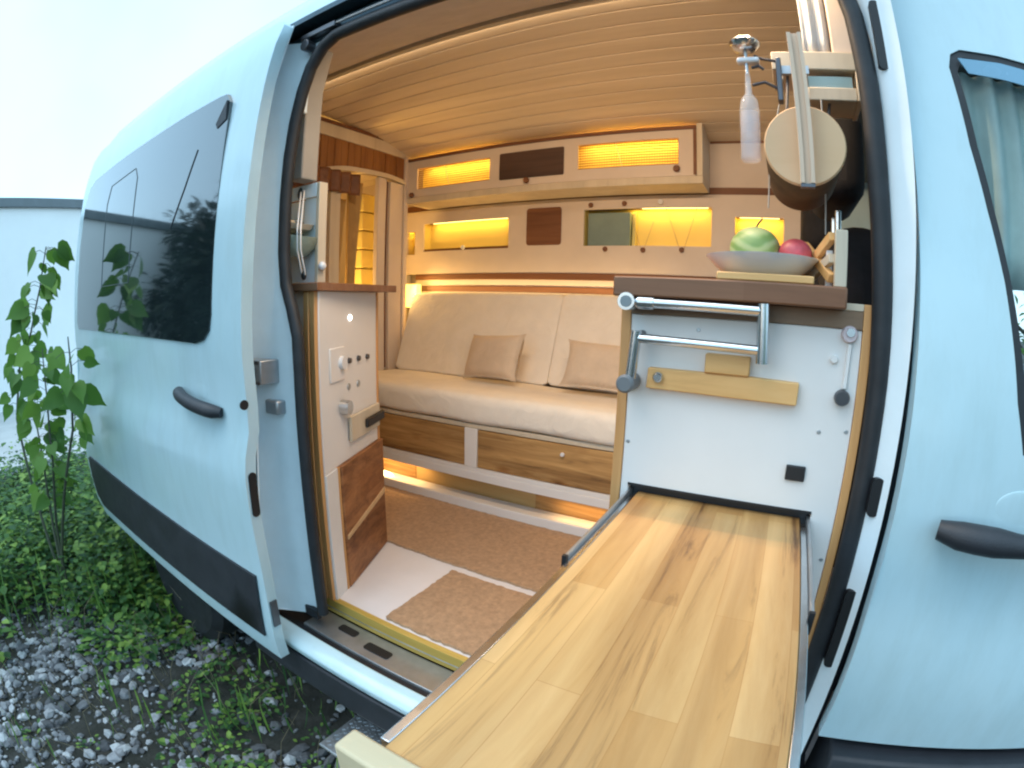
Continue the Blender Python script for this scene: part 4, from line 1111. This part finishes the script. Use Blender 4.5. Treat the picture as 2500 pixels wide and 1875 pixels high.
# folding metal step under the door
stp = thing('folding_step', (.45, -.07, .2), 'grey chequered metal step hanging below the door sill', 'step')
obj('tread', MB().box(.16, .86, -.172, .035, .288, .300), ALU, stp, bevel=.004)
h = MB(); rn = random.Random(8)
x = .175
k = 0
while x < .85:
    y = -.160 + (.008 if k % 2 else 0)
    while y < .02:
        s_ = 1 if (k + int((y + 1) * 60)) % 2 else -1
        h.bar((x - .004, y - .004 * s_, .3012), (x + .004, y + .004 * s_, .3012), .0025, .0024); y += .016
    x += .014; k += 1
obj('tread_pattern', h, ALU, stp)
obj('arm', MB().box(.20, .22, .0, .13, .30, .42), STEEL_D, stp); obj('arm', MB().box(.80, .82, .0, .13, .30, .42), STEEL_D, stp)

for x, z in ((.887, 1.30), (.887, .80), (1.232, 1.36), (1.232, 1.15), (.99, 1.492), (1.19, 1.355)):
    disc(x, z, .0032, .0012, ALU, 'screw')
# ================================================================== things on the kitchen counter
tag(obj('chopping_board', MB().box(1.018, 1.160, -.026, .135, 1.5700, 1.5815), BAMBOO, bevel=.002), 'thin light wooden board lying under the fruit plate', 'board')
h = MB(); h.lathe([(.056, 0), (.060, .002), (.072, .010), (.089, .0265), (.0905, .029), (.088, .029), (.070, .014), (.05, .007), (.001, .006)], (1.081, .052, 1.582), 2, 48)
tag(obj('plate', h, PORC, smooth=True, angle=80), 'wide white porcelain fruit plate on the kitchen counter', 'plate')
ml = thing('melon', (1.068, .070, 1.592), 'small round green striped melon sitting on the white plate', 'melon')
h = MB(); h.ellipsoid((1.068, .070, 1.6265), .041, .041, .036, 32, 20); obj('skin', h, MELON, ml, smooth=True)
h = MB(); h.tube([(1.068, .070, 1.660), (1.073, .068, 1.668), (1.080, .066, 1.676)], .0018, 6); obj('stalk', h, STEM, ml)
h = MB(); h.ellipsoid((1.133, .060, 1.6205), .027, .027, .024, 28, 16)
tag(obj('peach', h, FRUIT, smooth=True), 'pinkish red fruit beside the melon on the plate', 'fruit')
rk = thing('wooden_rack', (1.19, .05, 1.57), 'folding wooden rack with a crossed slat frame at the counter end', 'rack')
obj('post', MB().box(1.190, 1.2085, -.012, .006, 1.5700, 1.652), PALEW, rk, bevel=.0015)
for a, b in (((1.187, .004, 1.644), (1.150, .10, 1.596)), ((1.187, .004, 1.582), (1.150, .10, 1.640)), ((1.187, .004, 1.612), (1.150, .115, 1.578))):
    h = MB(); h.bar(a, b, .010, .014); obj('slat', h, BAMBOO if a[2] != 1.612 else PALEW, rk, bevel=.001)
obj('post', MB().box(1.180, 1.1895, .02, .035, 1.5700, 1.625), WHITE, rk, bevel=.001)

# ================================================================== hanging things at the right
fr = thing('wall_shelf_frame', (1.2, .1, 1.89), 'small pale wooden shelf frame fixed high beside the cab', 'shelf')
obj('top_board', MB().box(1.103, 1.258, .10, .20, 1.950, 1.9855), PALEW, fr, bevel=.002)
obj('mirror_strip', MB().box(1.165, 1.243, .108, .116, 1.918, 1.9405), pmat('mint_strip', (.40, .52, .50), .3), fr)
obj('lower_board', MB().box(1.163, 1.249, .102, .19, 1.893, 1.9175), PALEW, fr, bevel=.002)
obj('side_board', MB().box(1.2495, 1.258, .10, .20, 1.893, 1.9495), PALEW, fr, bevel=.001)
ch = thing('batten', (1.146, -.03, 1.71), 'long pale grooved batten hanging upright before the round canister', 'batten')
h = MB()
for (a0, a1, b0, b1, y0, y1) in ((1.1315, 1.1375, 1.1385, 1.1445, -.036, -.022), (1.1375, 1.1475, 1.1445, 1.1535, -.031, -.022), (1.1475, 1.1535, 1.1535, 1.1595, -.036, -.022)):
    h.add([(a0, y0, 1.9495), (a1, y0, 1.9495), (b1, y0, 1.712), (b0, y0, 1.712), (a0, y1, 1.9495), (a1, y1, 1.9495), (b1, y1, 1.712), (b0, y1, 1.712)], [(0, 1, 2, 3), (4, 7, 6, 5), (0, 4, 5, 1), (3, 2, 6, 7), (0, 3, 7, 4), (1, 5, 6, 2)])
obj('channel', h, wood('batten_wood', (.60, .43, .30), (.68, .50, .36), (.74, .56, .42), 2, 30), ch)
h = MB(); h.box(1.1388, 1.1595, -.034, -.020, 1.7065, 1.7115); obj('end_cap', h, STEEL_D, ch)
h = MB(); h.tube([(1.142, -.022, 1.93), (1.142, .10, 1.96)], .004, 8); obj('hanger', h, STEEL_D, ch)
ca = thing('canister', (1.148, .1, 1.72), 'round drum canister with a pale wooden face hung on its side', 'canister')
h = MB(); h.lathe([(.0605, 0), (.0625, .003), (.0625, .008)], (1.148, -.004, 1.7775), 1, 56); obj('face', h, wood('drum_face_wood', (.62, .38, .20), (.70, .45, .25), (.76, .51, .30), 0, 9, .5), ca, smooth=True, angle=30)
h = MB(); h.lathe([(.060, .0085), (.062, .012), (.062, .20), (.058, .205)], (1.148, -.004, 1.7775), 1, 56); obj('drum', h, BARKW, ca, smooth=True, angle=30)
h = MB(); h.tube([(1.19, .10, 1.83), (1.20, .12, 1.893)], .003, 6); h.tube([(1.12, .10, 1.83), (1.13, .12, 1.95)], .003, 6); obj('hanging_wire', h, STEEL_D, ca)
dl = thing('soap_bottle', (1.061, .05, 1.766), 'clear bottle of milky liquid hanging below a round metal cap', 'bottle')
h = MB(); h.lathe([(.014, 0), (.0165, .004), (.0165, .085), (.014, .105), (.006, .116), (.0045, .150), (.0045, .152)], (1.0625, .05, 1.766), 2, 28); obj('glass_body', h, GLASSM, dl, smooth=True, angle=60)
h = MB(); h.lathe([(.0125, 0), (.0150, .003), (.0150, .070), (.0135, .080)], (1.0625, .05, 1.769), 2, 28); obj('liquid', h, LABELM, dl, smooth=True, angle=60)
h = MB(); h.tube([(1.0622, .05, 1.9185), (1.0612, .05, 1.970)], .003, 10); obj('stem', h, ALU, dl, smooth=True)
h = MB(); h.lathe([(.005, -.006), (.018, -.004), (.0255, .004), (.0265, .008), (.024, .012), (.010, .0145)], (1.061, .05, 1.968), 2, 32); obj('cap', h, STEEL, dl, smooth=True)
h = MB(); h.box(1.046, 1.084, .043, .060, 1.938, 1.949); obj('spout', h, PORC, dl, bevel=.004)
br = thing('bottle_bracket', (1.11, .07, 1.88), 'dark metal clip bracket holding the clear bottle', 'bracket')
h = MB(); h.box(1.110, 1.1195, .055, .075, 1.872, 1.952); obj('back_plate', h, STEEL_D, br, bevel=.002)
h = MB(); h.tube([(1.112, .06, 1.946), (1.09, .055, 1.948), (1.075, .052, 1.953)], .0028, 8); h.tube([(1.112, .06, 1.895), (1.09, .055, 1.905), (1.07, .05, 1.898)], .0028, 8); h.tube([(1.07, .05, 1.930), (1.082, .052, 1.934), (1.09, .054, 1.928)], .0028, 8); obj('clip', h, STEEL_D, br, smooth=True)
h = MB(); h.box(1.115, 1.166, .075, .085, 1.93, 1.945); obj('bracket_arm', h, ALU, br)
cdm = pmat('string', (.5, .48, .45), .8)
for (pts, lab) in (([(1.184, .1, 1.893), (1.184, .1, 1.66)], 'thin white string hanging right of the canister'), ([(1.124, .1, 1.950), (1.108, .1, 1.868), (1.091, .1, 1.79), (1.088, .1, 1.70)], 'thin pale cord hanging left of the canister')):
    h = MB(); h.tube(pts, .0013, 6); tag(obj('hanging_cord', h, cdm), lab, 'cord', 'cords hanging by the canister')
h = MB(); h.curtain(lambda t: (1.164 + .048 * t, .12 + .006 * math.sin(t * 14)), 1.987, 2.19, 24)
tag(obj('pale_curtain', h, BLUEFAB, smooth=True, solid=.003), 'pale blue-white curtain gathered at the top right of the doorway', 'curtain')
h = MB(); h.box(1.214, 1.262, .108, .122, 1.987, 2.20)
tag(obj('cab_trim_board', h, WARMW, bevel=.003), 'beige trim board beside the gathered pale curtain', 'board')

# cab seats and bulkhead
for (sx, sy, lab) in ((1.62, .45, 'black cab passenger seat nearest the open door'), (1.62, 1.25, 'black cab driver seat on the far side')):
    t = thing('captain_chair', (sx, sy, FZ), lab, 'seat', 'cab seats')
    mb = MB(); mb.box(sx - .25, sx + .3, sy - .25, sy + .25, .70, 1.12); obj('seat', mb, BLACKFAB, t, bevel=.05, seg=4)
    mb = MB(); mb.prism([(sx - .34, 1.125), (sx - .18, 1.125), (sx - .30, 1.70), (sx - .42, 1.70)], 1, sy - .25, sy + .25); mb.v = [tuple(v) for v in mb.v]; obj('backrest', mb, BLACKFAB, t, bevel=.05, seg=4)
    mb = MB(); mb.box(sx - .44, sx - .33, sy - .14, sy + .14, 1.76, 1.98); obj('headrest', mb, BLACKFAB, t, bevel=.045, seg=4)
    mb = MB(); mb.tube([(sx - .385, sy - .05, 1.68), (sx - .385, sy - .05, 1.80)], .007, 8); obj('headrest_post', mb, STEEL, t)
    mb = MB(); mb.tube([(sx - .385, sy + .05, 1.68), (sx - .385, sy + .05, 1.80)], .007, 8); obj('headrest_post', mb, STEEL, t)
    mb = MB(); mb.box(sx - .2, sx + .2, sy - .2, sy + .2, FZ, .699); obj('pedestal', mb, BLACKM, t)
tree('broadleaf_tree', 4.6, 5.5, 4.2, 2.2, 'green tree beyond the cab, glimpsed through the windows', 'tree', 21, mat=LEAF, n=2200, ls=.14)

tree('broadleaf_tree', 5.2, -8.5, 4.6, 2.3, 'leafy green tree added across the yard, mirrored in the cab window', 'tree', 31, mat=LEAF, n=2600, ls=.2)  # unseen tree, added to give the cab window and paint something to reflect
tree('broadleaf_tree', 9.0, -8.0, 5.2, 2.6, 'taller green tree added farther along the yard for reflections', 'tree', 32, mat=LEAF, n=2600, ls=.2)  # second unseen tree, likewise added for reflections only
pv = obj('pavement', MB().box(-8, -4.6, -12, 14, -.05, .06), pmat('pale_concrete', (.50, .50, .49), .8, var=.1, scale=3), origin=(0, 0, 0)); structure(pv)
